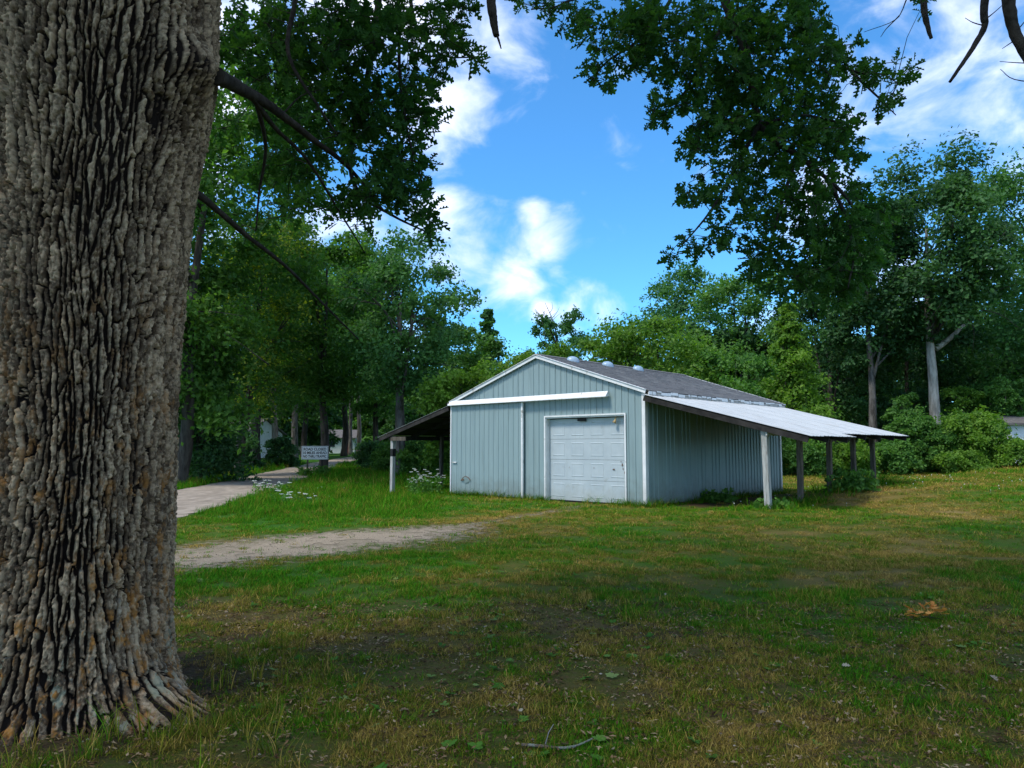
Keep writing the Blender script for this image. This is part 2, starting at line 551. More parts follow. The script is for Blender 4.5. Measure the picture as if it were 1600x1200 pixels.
def dryness(x, y):
    x, y = np.asarray(x, float), np.asarray(y, float)
    n = fbm(x * .42, y * .42, 61, 4) - .5
    n2 = fbm(x * 1.6 + 31, y * 1.6, 67, 3) - .5
    base = .41 + .10 * (1 - sstep(5.5, 8.0, y)) - .10 * sstep(6.0, 8.5, y) * (1 - sstep(2, 5, x)) + .10 * sstep(10, 13, y) * sstep(0, 4, x)
    base = base - .34 * sstep(-1.0, -3.2, x) * sstep(14.5, 18, y) - .07 * sstep(14, 20, y) * sstep(1, 5, x)
    base = base + .07 * sstep(2, 4, x) * (1 - sstep(6, 8, y))
    # strip of yellowed turf along the track, longer lush grass towards the road
    edge = np.exp(-((drive_value(x, y) - .35) / .25) ** 2) * sstep(9, 11, y)
    # faint tyre tracks across the field on the right
    base = base + .16 * edge
    tr = np.exp(-((y - 33.5 - .12 * x) / 1.2) ** 2) * sstep(9, 12, x)
    return np.clip(base + 1.15 * n + .75 * n2 + .12 * tr, 0, 1)


def bareness(x, y):
    x, y = np.asarray(x, float), np.asarray(y, float)
    n = fbm(x * .9 + 7, y * .9, 81, 4)
    near = (1 - sstep(5.2, 8.0, y))
    b = sstep(.53, .68, n) * near * .75 + sstep(.62, .72, n) * (1 - sstep(9, 14, y)) * .5
    dx, dy = x + 2.95, y - 5.0
    b = np.maximum(b, .34 * (1 - sstep(7.0, 11.0, y)))
    b = np.maximum(b, .95 * (1 - sstep(.9, 1.7, np.hypot(dx, dy))))
    lx, ly = to_barn(x, y)
    under = sstep(BW - .2, BW + .3, lx) * (1 - sstep(BW + 3.0, BW + 4.0, lx)) * sstep(.6, 1.5, ly) * (1 - sstep(7.5, 9, ly))
    under2 = sstep(-3.6, -2.8, lx) * (1 - sstep(0, .2, lx)) * sstep(.8, 1.6, ly) * (1 - sstep(8, 9, ly))
    b = np.maximum(b, .55 * sstep(.05, .6, drive_value(x, y)))
    return np.clip(np.maximum(b, np.maximum(under * .95, under2 * .8)), 0, 1)


# ------------------------------------------------------------------ ground sheet
def graded(lo, hi, fine_lo, fine_hi, step, grow=1.16):
    xs = list(np.arange(fine_lo, fine_hi + step / 2, step))
    s = step
    while xs[-1] < hi:
        s *= grow; xs.append(xs[-1] + s)
    s = step
    while xs[0] > lo:
        s *= grow; xs.insert(0, xs[0] - s)
    return np.array(xs)


def build_ground():
    xs = graded(-900, 900, -9, 14, .11)
    ys = graded(-400, 1800, 1.5, 26, .11)
    X, Y = np.meshgrid(xs, ys)
    Z = H(X, Y)
    V = np.stack([X, Y, Z], -1).reshape(-1, 3)
    nx, ny = len(xs), len(ys)
    i = np.arange(nx * ny).reshape(ny, nx)
    Q = np.stack([i[:-1, :-1], i[:-1, 1:], i[1:, 1:], i[1:, :-1]], -1).reshape(-1, 4)
    x, y = V[:, 0], V[:, 1]
    lx, ly = to_barn(x, y)
    me = np_mesh('ground', V, Q, True, {'tint': dryness(x, y), 'bare': bareness(x, y), 'dirt': drive_value(x, y)})
    m, nt, p, out = new_mat('lawn_ground')
    N, L = nt.nodes.new, nt.links.new
    a = N('ShaderNodeAttribute'); a.attribute_name = 'tint'
    b = N('ShaderNodeAttribute'); b.attribute_name = 'bare'
    tc = N('ShaderNodeTexCoord')
    n = N('ShaderNodeTexNoise'); n.inputs['Scale'].default_value = 14; n.inputs['Detail'].default_value = 8; n.inputs['Roughness'].default_value = .7
    L(tc.outputs['Object'], n.inputs['Vector'])
    add = N('ShaderNodeMath'); add.operation = 'MULTIPLY_ADD'; L(n.outputs['Fac'], add.inputs[0]); add.inputs[1].default_value = .7
    sub = N('ShaderNodeMath'); sub.operation = 'SUBTRACT'; L(a.outputs['Fac'], sub.inputs[0]); sub.inputs[1].default_value = .35
    L(sub.outputs[0], add.inputs[2])
    cr = N('ShaderNodeValToRGB')
    els = cr.color_ramp.elements
    stops = [(0, (.030, .105, .006)), (.3, (.050, .105, .008)), (.55, (.092, .10, .014)), (.8, (.16, .12, .032)), (1, (.22, .16, .055))]
    while len(els) < len(stops):
        els.new(.5)
    for e, (pos, c) in zip(els, stops):
        e.position = pos; e.color = (*c, 1)
    L(add.outputs[0], cr.inputs[0])
    n2 = N('ShaderNodeTexNoise'); n2.inputs['Scale'].default_value = 40; n2.inputs['Detail'].default_value = 8; n2.inputs['Roughness'].default_value = .75
    L(tc.outputs['Object'], n2.inputs['Vector'])
    soil = N('ShaderNodeValToRGB')
    soil.color_ramp.elements[0].position = .35; soil.color_ramp.elements[0].color = (.022, .014, .007, 1)
    soil.color_ramp.elements[1].position = .72; soil.color_ramp.elements[1].color = (.125, .085, .05, 1)
    L(n2.outputs['Fac'], soil.inputs[0])
    bb = N('ShaderNodeMath'); bb.operation = 'MULTIPLY_ADD'; bb.use_clamp = True
    n3 = N('ShaderNodeMath'); n3.operation = 'SUBTRACT'; L(n.outputs['Fac'], n3.inputs[0]); n3.inputs[1].default_value = .5
    L(n3.outputs[0], bb.inputs[0]); bb.inputs[1].default_value = 1.6; L(b.outputs['Fac'], bb.inputs[2])
    mx = N('ShaderNodeMix'); mx.data_type = 'RGBA'
    L(bb.outputs[0], mx.inputs[0]); L(cr.outputs[0], mx.inputs[6]); L(soil.outputs[0], mx.inputs[7])
    # sandy soil showing more and more towards the track
    d = N('ShaderNodeAttribute'); d.attribute_name = 'dirt'
    n4 = N('ShaderNodeTexNoise'); n4.inputs['Scale'].default_value = 5.5; n4.inputs['Detail'].default_value = 10; n4.inputs['Roughness'].default_value = .72
    L(tc.outputs['Object'], n4.inputs['Vector'])
    dm = N('ShaderNodeMath'); dm.operation = 'MULTIPLY_ADD'; L(n4.outputs['Fac'], dm.inputs[0]); dm.inputs[1].default_value = 3.4; L(d.outputs['Fac'], dm.inputs[2])
    dr = N('ShaderNodeMapRange'); L(dm.outputs[0], dr.inputs[0]); dr.inputs[1].default_value = 2.05; dr.inputs[2].default_value = 2.6; dr.inputs[4].default_value = .92
    gate = N('ShaderNodeMapRange'); L(d.outputs['Fac'], gate.inputs[0]); gate.inputs[1].default_value = .0; gate.inputs[2].default_value = .25
    dg = N('ShaderNodeMath'); dg.operation = 'MULTIPLY'; L(dr.outputs[0], dg.inputs[0]); L(gate.outputs[0], dg.inputs[1])
    sand = N('ShaderNodeValToRGB')
    sand.color_ramp.elements[0].position = .35; sand.color_ramp.elements[0].color = (.185, .145, .098, 1)
    sand.color_ramp.elements[1].position = .7; sand.color_ramp.elements[1].color = (.40, .33, .24, 1)
    L(n2.outputs['Fac'], sand.inputs[0])
    mx2 = N('ShaderNodeMix'); mx2.data_type = 'RGBA'
    L(dg.outputs[0], mx2.inputs[0]); L(mx.outputs[2], mx2.inputs[6]); L(sand.outputs[0], mx2.inputs[7])
    L(mx2.outputs[2], p.inputs['Base Color'])
    p.inputs['Roughness'].default_value = .95; p.inputs['Specular IOR Level'].default_value = .1
    bp = N('ShaderNodeBump'); bp.inputs['Strength'].default_value = .8; bp.inputs['Distance'].default_value = .03
    L(n2.outputs['Fac'], bp.inputs['Height']); L(bp.outputs[0], p.inputs['Normal'])
    o = link('ground', me, m)
    tag(o, kind='structure')


build_ground()

DIRT = surf('pale_sandy_dirt', (.185, .145, .098), (.40, .33, .24), 40, .95, .8, 40, spec=.1, detail=8, lo=.35, hi=.7)
ROADM = surf('packed_gravel_road', (.21, .175, .135), (.37, .31, .245), 3, .95, .6, 50, (1, .5, 1), .1, spot=(.20, .165, .125), spot_scale=.9, spot_lo=.5, spot_hi=.7, detail=9)


def masked_sheet(name, x0, x1, y0, y1, step, mask, lift, m, ygrow=None):
    xs = np.arange(x0, x1, step)
    if ygrow:
        ys = [y0]; s = step
        while ys[-1] < y1:
            ys.append(ys[-1] + s); s = step + (ys[-1] - y0) * ygrow
        ys = np.array(ys)
    else:
        ys = np.arange(y0, y1, step)
    X, Y = np.meshgrid(xs, ys)
    keep = mask(X, Y)
    nx, ny = len(xs), len(ys)
    i = np.arange(nx * ny).reshape(ny, nx)
    k = keep[:-1, :-1] & keep[1:, 1:] & keep[:-1, 1:] & keep[1:, :-1]
    Q = np.stack([i[:-1, :-1], i[:-1, 1:], i[1:, 1:], i[1:, :-1]], -1)[k]
    jx = (vnoise(X * 7, Y * 7, 91) - .5) * step * .9
    jy = (vnoise(X * 7, Y * 7, 92) - .5) * step * .9
    V = np.stack([X + jx, Y + jy, H(X, Y) + lift], -1).reshape(-1, 3)
    used, inv = np.unique(Q, return_inverse=True)
    o = link(name, np_mesh(name, V[used], inv.reshape(Q.shape), True), m)
    return tag(o, kind='structure')


masked_sheet('driveway', -8.6, 3.6, 7.0, 22.3, +.04, lambda x, y: drive_mask(x, y) & (drive_value(x, y) > .05), .005, DIRT)
masked_sheet('road', -27, -4.5, 6.0, 158, .22, road_mask, .016, ROADM, .004)

# ------------------------------------------------------------------ scatter by points (grass and the like)
def scatter_group():
    ng = bpy.data.node_groups.new('scatter', 'GeometryNodeTree')
    ng.interface.new_socket('Geometry', in_out='INPUT', socket_type='NodeSocketGeometry')
    ng.interface.new_socket('Source', in_out='INPUT', socket_type='NodeSocketCollection')
    ng.interface.new_socket('Geometry', in_out='OUTPUT', socket_type='NodeSocketGeometry')
    N, L = ng.nodes.new, ng.links.new
    gi, go = N('NodeGroupInput'), N('NodeGroupOutput')
    mp = N('GeometryNodeMeshToPoints')
    iop = N('GeometryNodeInstanceOnPoints')
    ci = N('GeometryNodeCollectionInfo'); ci.inputs['Separate Children'].default_value = True; ci.inputs['Reset Children'].default_value = True
    L(gi.outputs[0], mp.inputs['Mesh']); L(gi.outputs[1], ci.inputs['Collection'])
    L(mp.outputs[0], iop.inputs['Points']); L(ci.outputs[0], iop.inputs['Instance'])
    iop.inputs['Pick Instance'].default_value = True

    def na(n, t):
        x = N('GeometryNodeInputNamedAttribute'); x.data_type = t; x.inputs['Name'].default_value = n
        return x.outputs['Attribute']
    L(na('pick', 'INT'), iop.inputs['Instance Index'])
    e = N('FunctionNodeEulerToRotation'); L(na('rot', 'FLOAT_VECTOR'), e.inputs[0]); L(e.outputs[0], iop.inputs['Rotation'])
    L(na('scl', 'FLOAT_VECTOR'), iop.inputs['Scale'])
    L(iop.outputs[0], go.inputs[0])
    return ng


SCATTER = scatter_group()


def scatter(name, P, src_meshes, m, rot, scl, pick, tint, label=None, cat=None):
    c = bpy.data.collections.new(name + '_sources')
    for me in src_meshes:
        if not me.materials:
            me.materials.append(m)
        c.objects.link(bpy.data.objects.new(name + '_source', me))
    me = bpy.data.meshes.new(name)
    n = len(P)
    me.vertices.add(n); me.vertices.foreach_set('co', np.ascontiguousarray(P, np.float32).ravel())
    for an, t, dat, key in (('rot', 'FLOAT_VECTOR', rot, 'vector'), ('scl', 'FLOAT_VECTOR', scl, 'vector'), ('pick', 'INT', pick, 'value'), ('tint', 'FLOAT', tint, 'value')):
        a = me.attributes.new(an, t, 'POINT')
        a.data.foreach_set(key, np.ascontiguousarray(dat, np.int32 if t == 'INT' else np.float32).ravel())
    o = link(name, me, None)
    md = o.modifiers.new('scatter', 'NODES'); md.node_group = SCATTER
    md[[s.identifier for s in SCATTER.interface.items_tree if s.name == 'Source'][0]] = c
    return tag(o, label, cat, kind='stuff')


def tuft_mesh(name, n, h, spread, lean, w, seed, seg=3):
    r = np.random.default_rng(seed)
    V, T, val, dev = [], [], [], []
    for k in range(n):
        v_ = r.uniform(.45, 1.55); d_ = r.normal(0, .07) + (.5 if r.uniform() < .13 else 0)
        val += [v_] * (2 * seg + 1); dev += [d_] * (2 * seg + 1)
        a = r.uniform(0, 2 * math.pi); rr = spread * math.sqrt(r.uniform())
        x, y = rr * math.cos(a), rr * math.sin(a)
        hh = h * r.uniform(.45, 1.1); ln = lean * r.uniform(.2, 1.3) * hh
        d = r.uniform(0, 2 * math.pi); fx, fy = math.cos(d), math.sin(d)
        sx, sy = -fy, fx
        ww = w * r.uniform(.7, 1.3)
        b = len(V)
        for s in range(seg):
            t = s / seg
            cx, cy, cz = x + fx * ln * t * t, y + fy * ln * t * t, hh * (t - .18 * lean * t * t)
            k2 = ww * (1 - t * .7)
            V += [(cx - sx * k2, cy - sy * k2, cz), (cx + sx * k2, cy + sy * k2, cz)]
        V.append((x + fx * ln, y + fy * ln, hh * (1 - .18 * lean)))
        for s in range(seg - 1):
            p = b + 2 * s
            T += [(p, p + 1, p + 3), (p, p + 3, p + 2)]
        p = b + 2 * (seg - 1)
        T.append((p, p + 1, p + 2))
    return np_mesh(name, np.array(V), np.array(T), True, {'blade_value': val, 'blade_shift': dev})


def grass_points(y0, y1, per, margin=1.12, jitter=True):
    """Random ground points in the wedge that the camera can see (with a margin) between depths y0 and y1."""
    half = .70 * margin
    area = half * (y1 * y1 - y0 * y0) + 2 * 1.2 * (y1 - y0)
    n = int(area * per)
    y = np.sqrt(rng.uniform(y0 * y0, y1 * y1, n))
    x = rng.uniform(-1, 1, n) * (half * y + 1.2)
    return x, y


def build_grass():
    bands = [(2.2, 4.6, 1500, .72), (4.6, 7.2, 900, .85), (7.2, 12, 360, 1.15), (12, 20, 110, 1.6), (20, 33, 42, 2.3), (33, 62, 12, 3.8)]
    X, Y, S = [], [], []
    for (a, b, per, sc) in bands:
        x, y = grass_points(a, b, per)
        X.append(x); Y.append(y); S.append(np.full(len(x), sc))
    x, y, s = map(np.concatenate, (X, Y, S))
    dry, bare = dryness(x, y), bareness(x, y)
    lx, ly = to_barn(x, y)
    drive = np.clip(drive_value(x, y), 0, 1)
    keep = rng.uniform(0, 1, len(x)) > bare * .92
    keep &= ~road_mask(x, y)
    dm = drive_mask(x, y, .85)
    keep &= ~(dm & (rng.uniform(0, 1, len(x)) > .16))
    keep &= rng.uniform(0, 1, len(x)) > .5 * sstep(.15, .8, drive)
    keep &= ~((lx > -.1) & (lx < BW + .1) & (ly > -.08) & (ly < BL + .1))
    keep &= np.hypot(x + 2.95, y - 5) > .80
    clump = fbm(x * 2.6, y * 2.6, 71, 3)
    keep &= rng.uniform(0, 1, len(x)) < sstep(.28, .55, clump) * .92 + .08
    x, y, s, dry, bare, drive, clump = (q[keep] for q in (x, y, s, dry, bare, drive, clump))
    n = len(x)
    lush = sstep(-1.5, -3.5, x) * sstep(16, 19, y)
    hs = s * (.35 + 1.1 * clump) * (1 + .55 * lush) * (1 - .25 * np.clip(dry, 0, 1)) * rng.uniform(.7, 1.3, n)
    hs *= 1 - .35 * sstep(8, 14, y) * (1 - lush)
    scl = np.stack([s * rng.uniform(.8, 1.25, n)] * 2 + [hs], -1)
    rot = np.stack([rng.normal(0, .12, n), rng.normal(0, .12, n), rng.uniform(0, 6.283, n)], -1)
    P = np.stack([x, y, H(x, y) - .004], -1)
    srcs = [tuft_mesh('grass_tuft', 15, .082, .05, .8, .0027, 11 + k) for k in range(4)] + \
           [tuft_mesh('grass_tuft_low', 20, .045, .06, 1.2, .0024, 31 + k) for k in range(3)]
    tint = np.clip(dry + .9 * (fbm(x * 5, y * 5, 73, 2) - .5) + rng.normal(0, .15, n) + (rng.uniform(0, 1, n) < .1) * .3, 0, 1)
    pick = np.where(rng.uniform(0, 1, n) < .45 + .35 * dry, rng.integers(4, 7, n), rng.integers(0, 4, n))
    scatter('grass', P, srcs, M['grass'], rot, scl, pick, tint, 'short patchy lawn grass, green and straw coloured, over the whole yard', 'grass')


build_grass()


def build_tall_grass():
    """Long unmown grass round the oak, the posts, the barn walls and the ditch."""
    pts = []
    for k in range(80):
        a = rng.uniform(-2.4, 1.0)
        r = rng.uniform(.92, 1.75)
        pts.append((-2.95 + r * math.cos(a), 5.0 + r * math.sin(a), rng.uniform(.45, 1.15), .5))
    for k in range(520):                                   # separate coarse tufts standing out of the near lawn
        y_ = rng.uniform(3.0, 9.5); x_ = rng.uniform(-1, 1) * (.76 * y_ + .6)
        if math.hypot(x_ + 2.95, y_ - 5) > 1.0 and vnoise(x_ * 1.1, y_ * 1.1, 57) > .42:
            pts.append((x_, y_, rng.uniform(.22, .55), rng.choice([.1, .25, .5, .62])))
    for k in range(45):
        pts.append((rng.uniform(-2.6, -1.0), rng.uniform(3.4, 5.6), rng.uniform(.5, 1.2), .6))
    for k in range(260):                                   # along the front wall
        lx = rng.uniform(-.1, BW + .2)
        if 4.5 < lx < 6.9 and rng.uniform() < .85:
            continue
        X, Y = barn_xy(lx, -abs(rng.normal(.06, .1)) - .03)
        pts.append((X, Y, rng.uniform(.5, 1.5), .15))
    for k in range(130):                                   # along the right wall and posts
        X, Y = barn_xy(BW + .05 + abs(rng.normal(0, .15)), rng.uniform(-.1, BL))
        pts.append((X, Y, rng.uniform(.5, 1.6), .2))
    for py in (0, 2.14, 4.27, 6.24, 8.05):
        for k in range(26):
            X, Y = barn_xy(BW + 3.51 + rng.normal(.15, .35), py + rng.normal(-.1, .45))
            pts.append((X, Y, rng.uniform(.5, 1.5 + .15 * py), .18))
    for py in (0, 2.5, 4.9, 7.3):
        for k in range(30):
            X, Y = barn_xy(-3.41 + rng.normal(-.1, .4), py + rng.normal(-.15, .4))
            pts.append((X, Y, rng.uniform(.8, 2.0), .12))
    for k in range(700):                                   # ditch and verge towards the road
        X, Y = rng.uniform(-9, -2.2), rng.uniform(18, 44)
        if vnoise(X * .5, Y * .35, 55) > .45:
            pts.append((X, Y, rng.uniform(.6, 1.5), .1))
    P = np.array(pts)
    P = P[~road_mask(P[:, 0], P[:, 1])]
    n = len(P)
    srcs = [tuft_mesh('tall_tuft', 14, .24, .05, .8, .0032, 101 + k, 4) for k in range(4)]
    sc = P[:, 2]
    wide = 1 + .7 * sstep(9, 18, P[:, 1])
    scatter('tall_grass', np.stack([P[:, 0], P[:, 1], H(P[:, 0], P[:, 1]) - .01], -1), srcs, M['grass'],
            np.stack([rng.normal(0, .1, n), rng.normal(0, .1, n), rng.uniform(0, 6.283, n)], -1),
            np.stack([sc * wide, sc * wide, sc], -1), rng.integers(0, 4, n), np.clip(P[:, 3] + rng.normal(0, .1, n), 0, 1),
            'long unmown grass round the oak, the posts and the barn walls', 'grass')


build_tall_grass()


def rosette_mesh(name, n, size, seed):
    """A small flat weed: oval leaves lying round a centre."""
    r = np.random.default_rng(seed)
    V, T = [], []
    for k in range(n):
        a = 2 * math.pi * k / n + r.uniform(-.4, .4); ln = size * r.uniform(.6, 1.1); w = ln * r.uniform(.25, .4); up = r.uniform(.15, .75)
        c, s = math.cos(a), math.sin(a)
        prof = [(0, 0), (.25, .5), (.6, 1), (.85, .6), (1, 0)]
        b = len(V)
        for (t, q) in prof:
            z = ln * up * t * (1 - .5 * t) + .004
            V += [(c * ln * t - s * w * q, s * ln * t + c * w * q, z), (c * ln * t + s * w * q, s * ln * t - c * w * q, z)]
        for i in range(4):
            p = b + 2 * i
            T += [(p, p + 1, p + 3), (p, p + 3, p + 2)]
    return np_mesh(name, np.array(V), np.array(T), True)


def build_weeds():
    x, y = grass_points(2.6, 10, 12)
    keep = (fbm(x * .8, y * .8, 131, 3) > .47) & ~drive_mask(x, y, .5) & (np.hypot(x + 2.95, y - 5) > 1.0)
    x, y = x[keep], y[keep]
    n = len(x)
    srcs = [rosette_mesh('weed', 6 + k, .042, 201 + k) for k in range(4)]
    sc = rng.uniform(.5, 1.35, n)
    m = attr_ramp_mat('weed_leaf', [(0, (.045, .13, .02)), (.6, (.09, .21, .03)), (1, (.2, .27, .09))], .25)
    scatter('weeds', np.stack([x, y, H(x, y) + .008], -1), srcs, m, np.stack([rng.normal(0, .15, n), rng.normal(0, .15, n), rng.uniform(0, 6.28, n)], -1),
            np.stack([sc] * 3, -1), rng.integers(0, 4, n), rng.uniform(0, 1, n), 'small broad-leaved weeds growing flat among the lawn', 'weeds')
    # white clover heads in the lawn on the right
    mb = MB()
    for k in range(5):
        a = 2 * math.pi * k / 5
        mb.add([(0, 0, .1), (math.cos(a) * .014, math.sin(a) * .014, .085), (math.cos(a + 1.256) * .014, math.sin(a + 1.256) * .014, .085), (0, 0, .07)], [(0, 1, 2), (3, 2, 1)])
    mb.add([(-.002, 0, 0), (.002, 0, 0), (0, 0, .08)], [(0, 1, 2)])
    x1 = rng.uniform(6, 22, 260); y1 = rng.uniform(15, 34, 260)
    x2 = rng.normal(-8.0, .7, 60); y2 = rng.normal(27.5, 1.6, 60)
    x, y = np.concatenate([x1, x2]), np.concatenate([y1, y2])
    k = (fbm(x * .4, y * .4, 141, 2) > .48) & ~road_mask(x, y)
    x, y = x[k], y[k]; n = len(x)
    mw = surf('clover_white', (.55, .56, .5), (.72, .72, .66), 9, .8)
    sc = rng.uniform(.7, 1.3, n)
    scatter('clover_flowers', np.stack([x, y, H(x, y)], -1), [mb.mesh('clover')], mw, np.zeros((n, 3)), np.stack([sc] * 3, -1), np.zeros(n), np.zeros(n),
            'tiny white clover heads dotted through the lawn', 'flowers')
    # gravel and grit lying on the bare soil and the track
    peb = []
    for k in range(3):
        r = np.random.default_rng(300 + k)
        ph = [(1, 0, 0), (-1, 0, 0), (0, 1, 0), (0, -1, 0), (0, 0, .7), (0, 0, -.4)]
        V = np.array(ph) * r.uniform(.6, 1.1, (6, 1)) * .012
        T = np.array([(0, 2, 4), (2, 1, 4), (1, 3, 4), (3, 0, 4), (2, 0, 5), (1, 2, 5), (3, 1, 5), (0, 3, 5)])
        peb.append(np_mesh('pebble', V, T))
    xa, ya = grass_points(2.6, 8, 30)
    ka = bareness(xa, ya) > .25
    xb, yb = rng.uniform(-8, 1.5, 9000), rng.uniform(8.5, 19, 9000)
    kb = drive_mask(xb, yb)
    x, y = np.concatenate([xa[ka], xb[kb]]), np.concatenate([ya[ka], yb[kb]]); n = len(x)
    sc = rng.uniform(.25, 1.1, n) ** 1.5
    mp_ = attr_ramp_mat('grit_stone', [(0, (.09, .07, .055)), (.6, (.19, .155, .12)), (1, (.36, .32, .27))], 0)
    scatter('gravel', np.stack([x, y, H(x, y) + .012], -1), peb, mp_, np.stack([np.zeros(n), np.zeros(n), rng.uniform(0, 6.28, n)], -1),
            np.stack([sc] * 3, -1), rng.integers(0, 3, n), rng.uniform(0, 1, n), 'loose grit on the dirt track and bare soil', 'gravel')
    # brown thatch and bits of dead leaf littered over the lawn
    lit = []
    for k in range(4):
        r = np.random.default_rng(400 + k)
        V, T = [], []
        for j in range(5):
            c = r.uniform(-.05, .05, 2); a = r.uniform(0, 6.28); l = r.uniform(.008, .02); w = r.uniform(.003, .008)
            b = len(V); ca, sa = math.cos(a), math.sin(a)
            for (p, q, z) in ((-l, 0, 0), (0, -w, .004), (l, 0, r.uniform(0, .012)), (0, w, .005)):
                V.append((c[0] + p * ca - q * sa, c[1] + p * sa + q * ca, z + .004))
            T += [(b, b + 1, b + 2), (b, b + 2, b + 3)]
        lit.append(np_mesh('litter_bit', np.array(V), np.array(T)))
    x, y = grass_points(2.4, 8, 150); n = len(x)
    ml = attr_ramp_mat('leaf_litter', [(0, (.045, .026, .012)), (.6, (.17, .105, .05)), (1, (.36, .27, .16))], 0)
    scatter('leaf_litter', np.stack([x, y, H(x, y) + .01], -1), lit, ml, np.stack([rng.normal(0, .2, n), rng.normal(0, .2, n), rng.uniform(0, 6.28, n)], -1),
            np.stack([rng.uniform(.6, 1.4, n)] * 3, -1), rng.integers(0, 4, n), rng.uniform(0, 1, n) ** 1.5, 'crumbs of dead leaf and bark littering the lawn under the oak', 'leaf litter')


build_weeds()

# ------------------------------------------------------------------ the barn
ZE, ZR = 3.27, 4.60
MID = BW / 2
SL = (ZR - ZE) / MID


def ztop(x):
    return ZE + SL * (x if x <= MID else BW - x)


def sheet_profile(a, b, pitch=.229, h=.022, start=0.0):
    """(coordinate, offset) pairs of a ribbed steel sheet between a and b."""
    pts = [(a, 0.0)]
    k = math.ceil((a - start) / pitch)
    while True:
        c = start + k * pitch
        if c + .03 >= b:
            break
        if c - .03 > a:
            pts += [(c - .026, 0), (c - .011, h), (c + .011, h), (c + .026, 0)]
        k += 1
    pts.append((b, 0.0))
    return pts


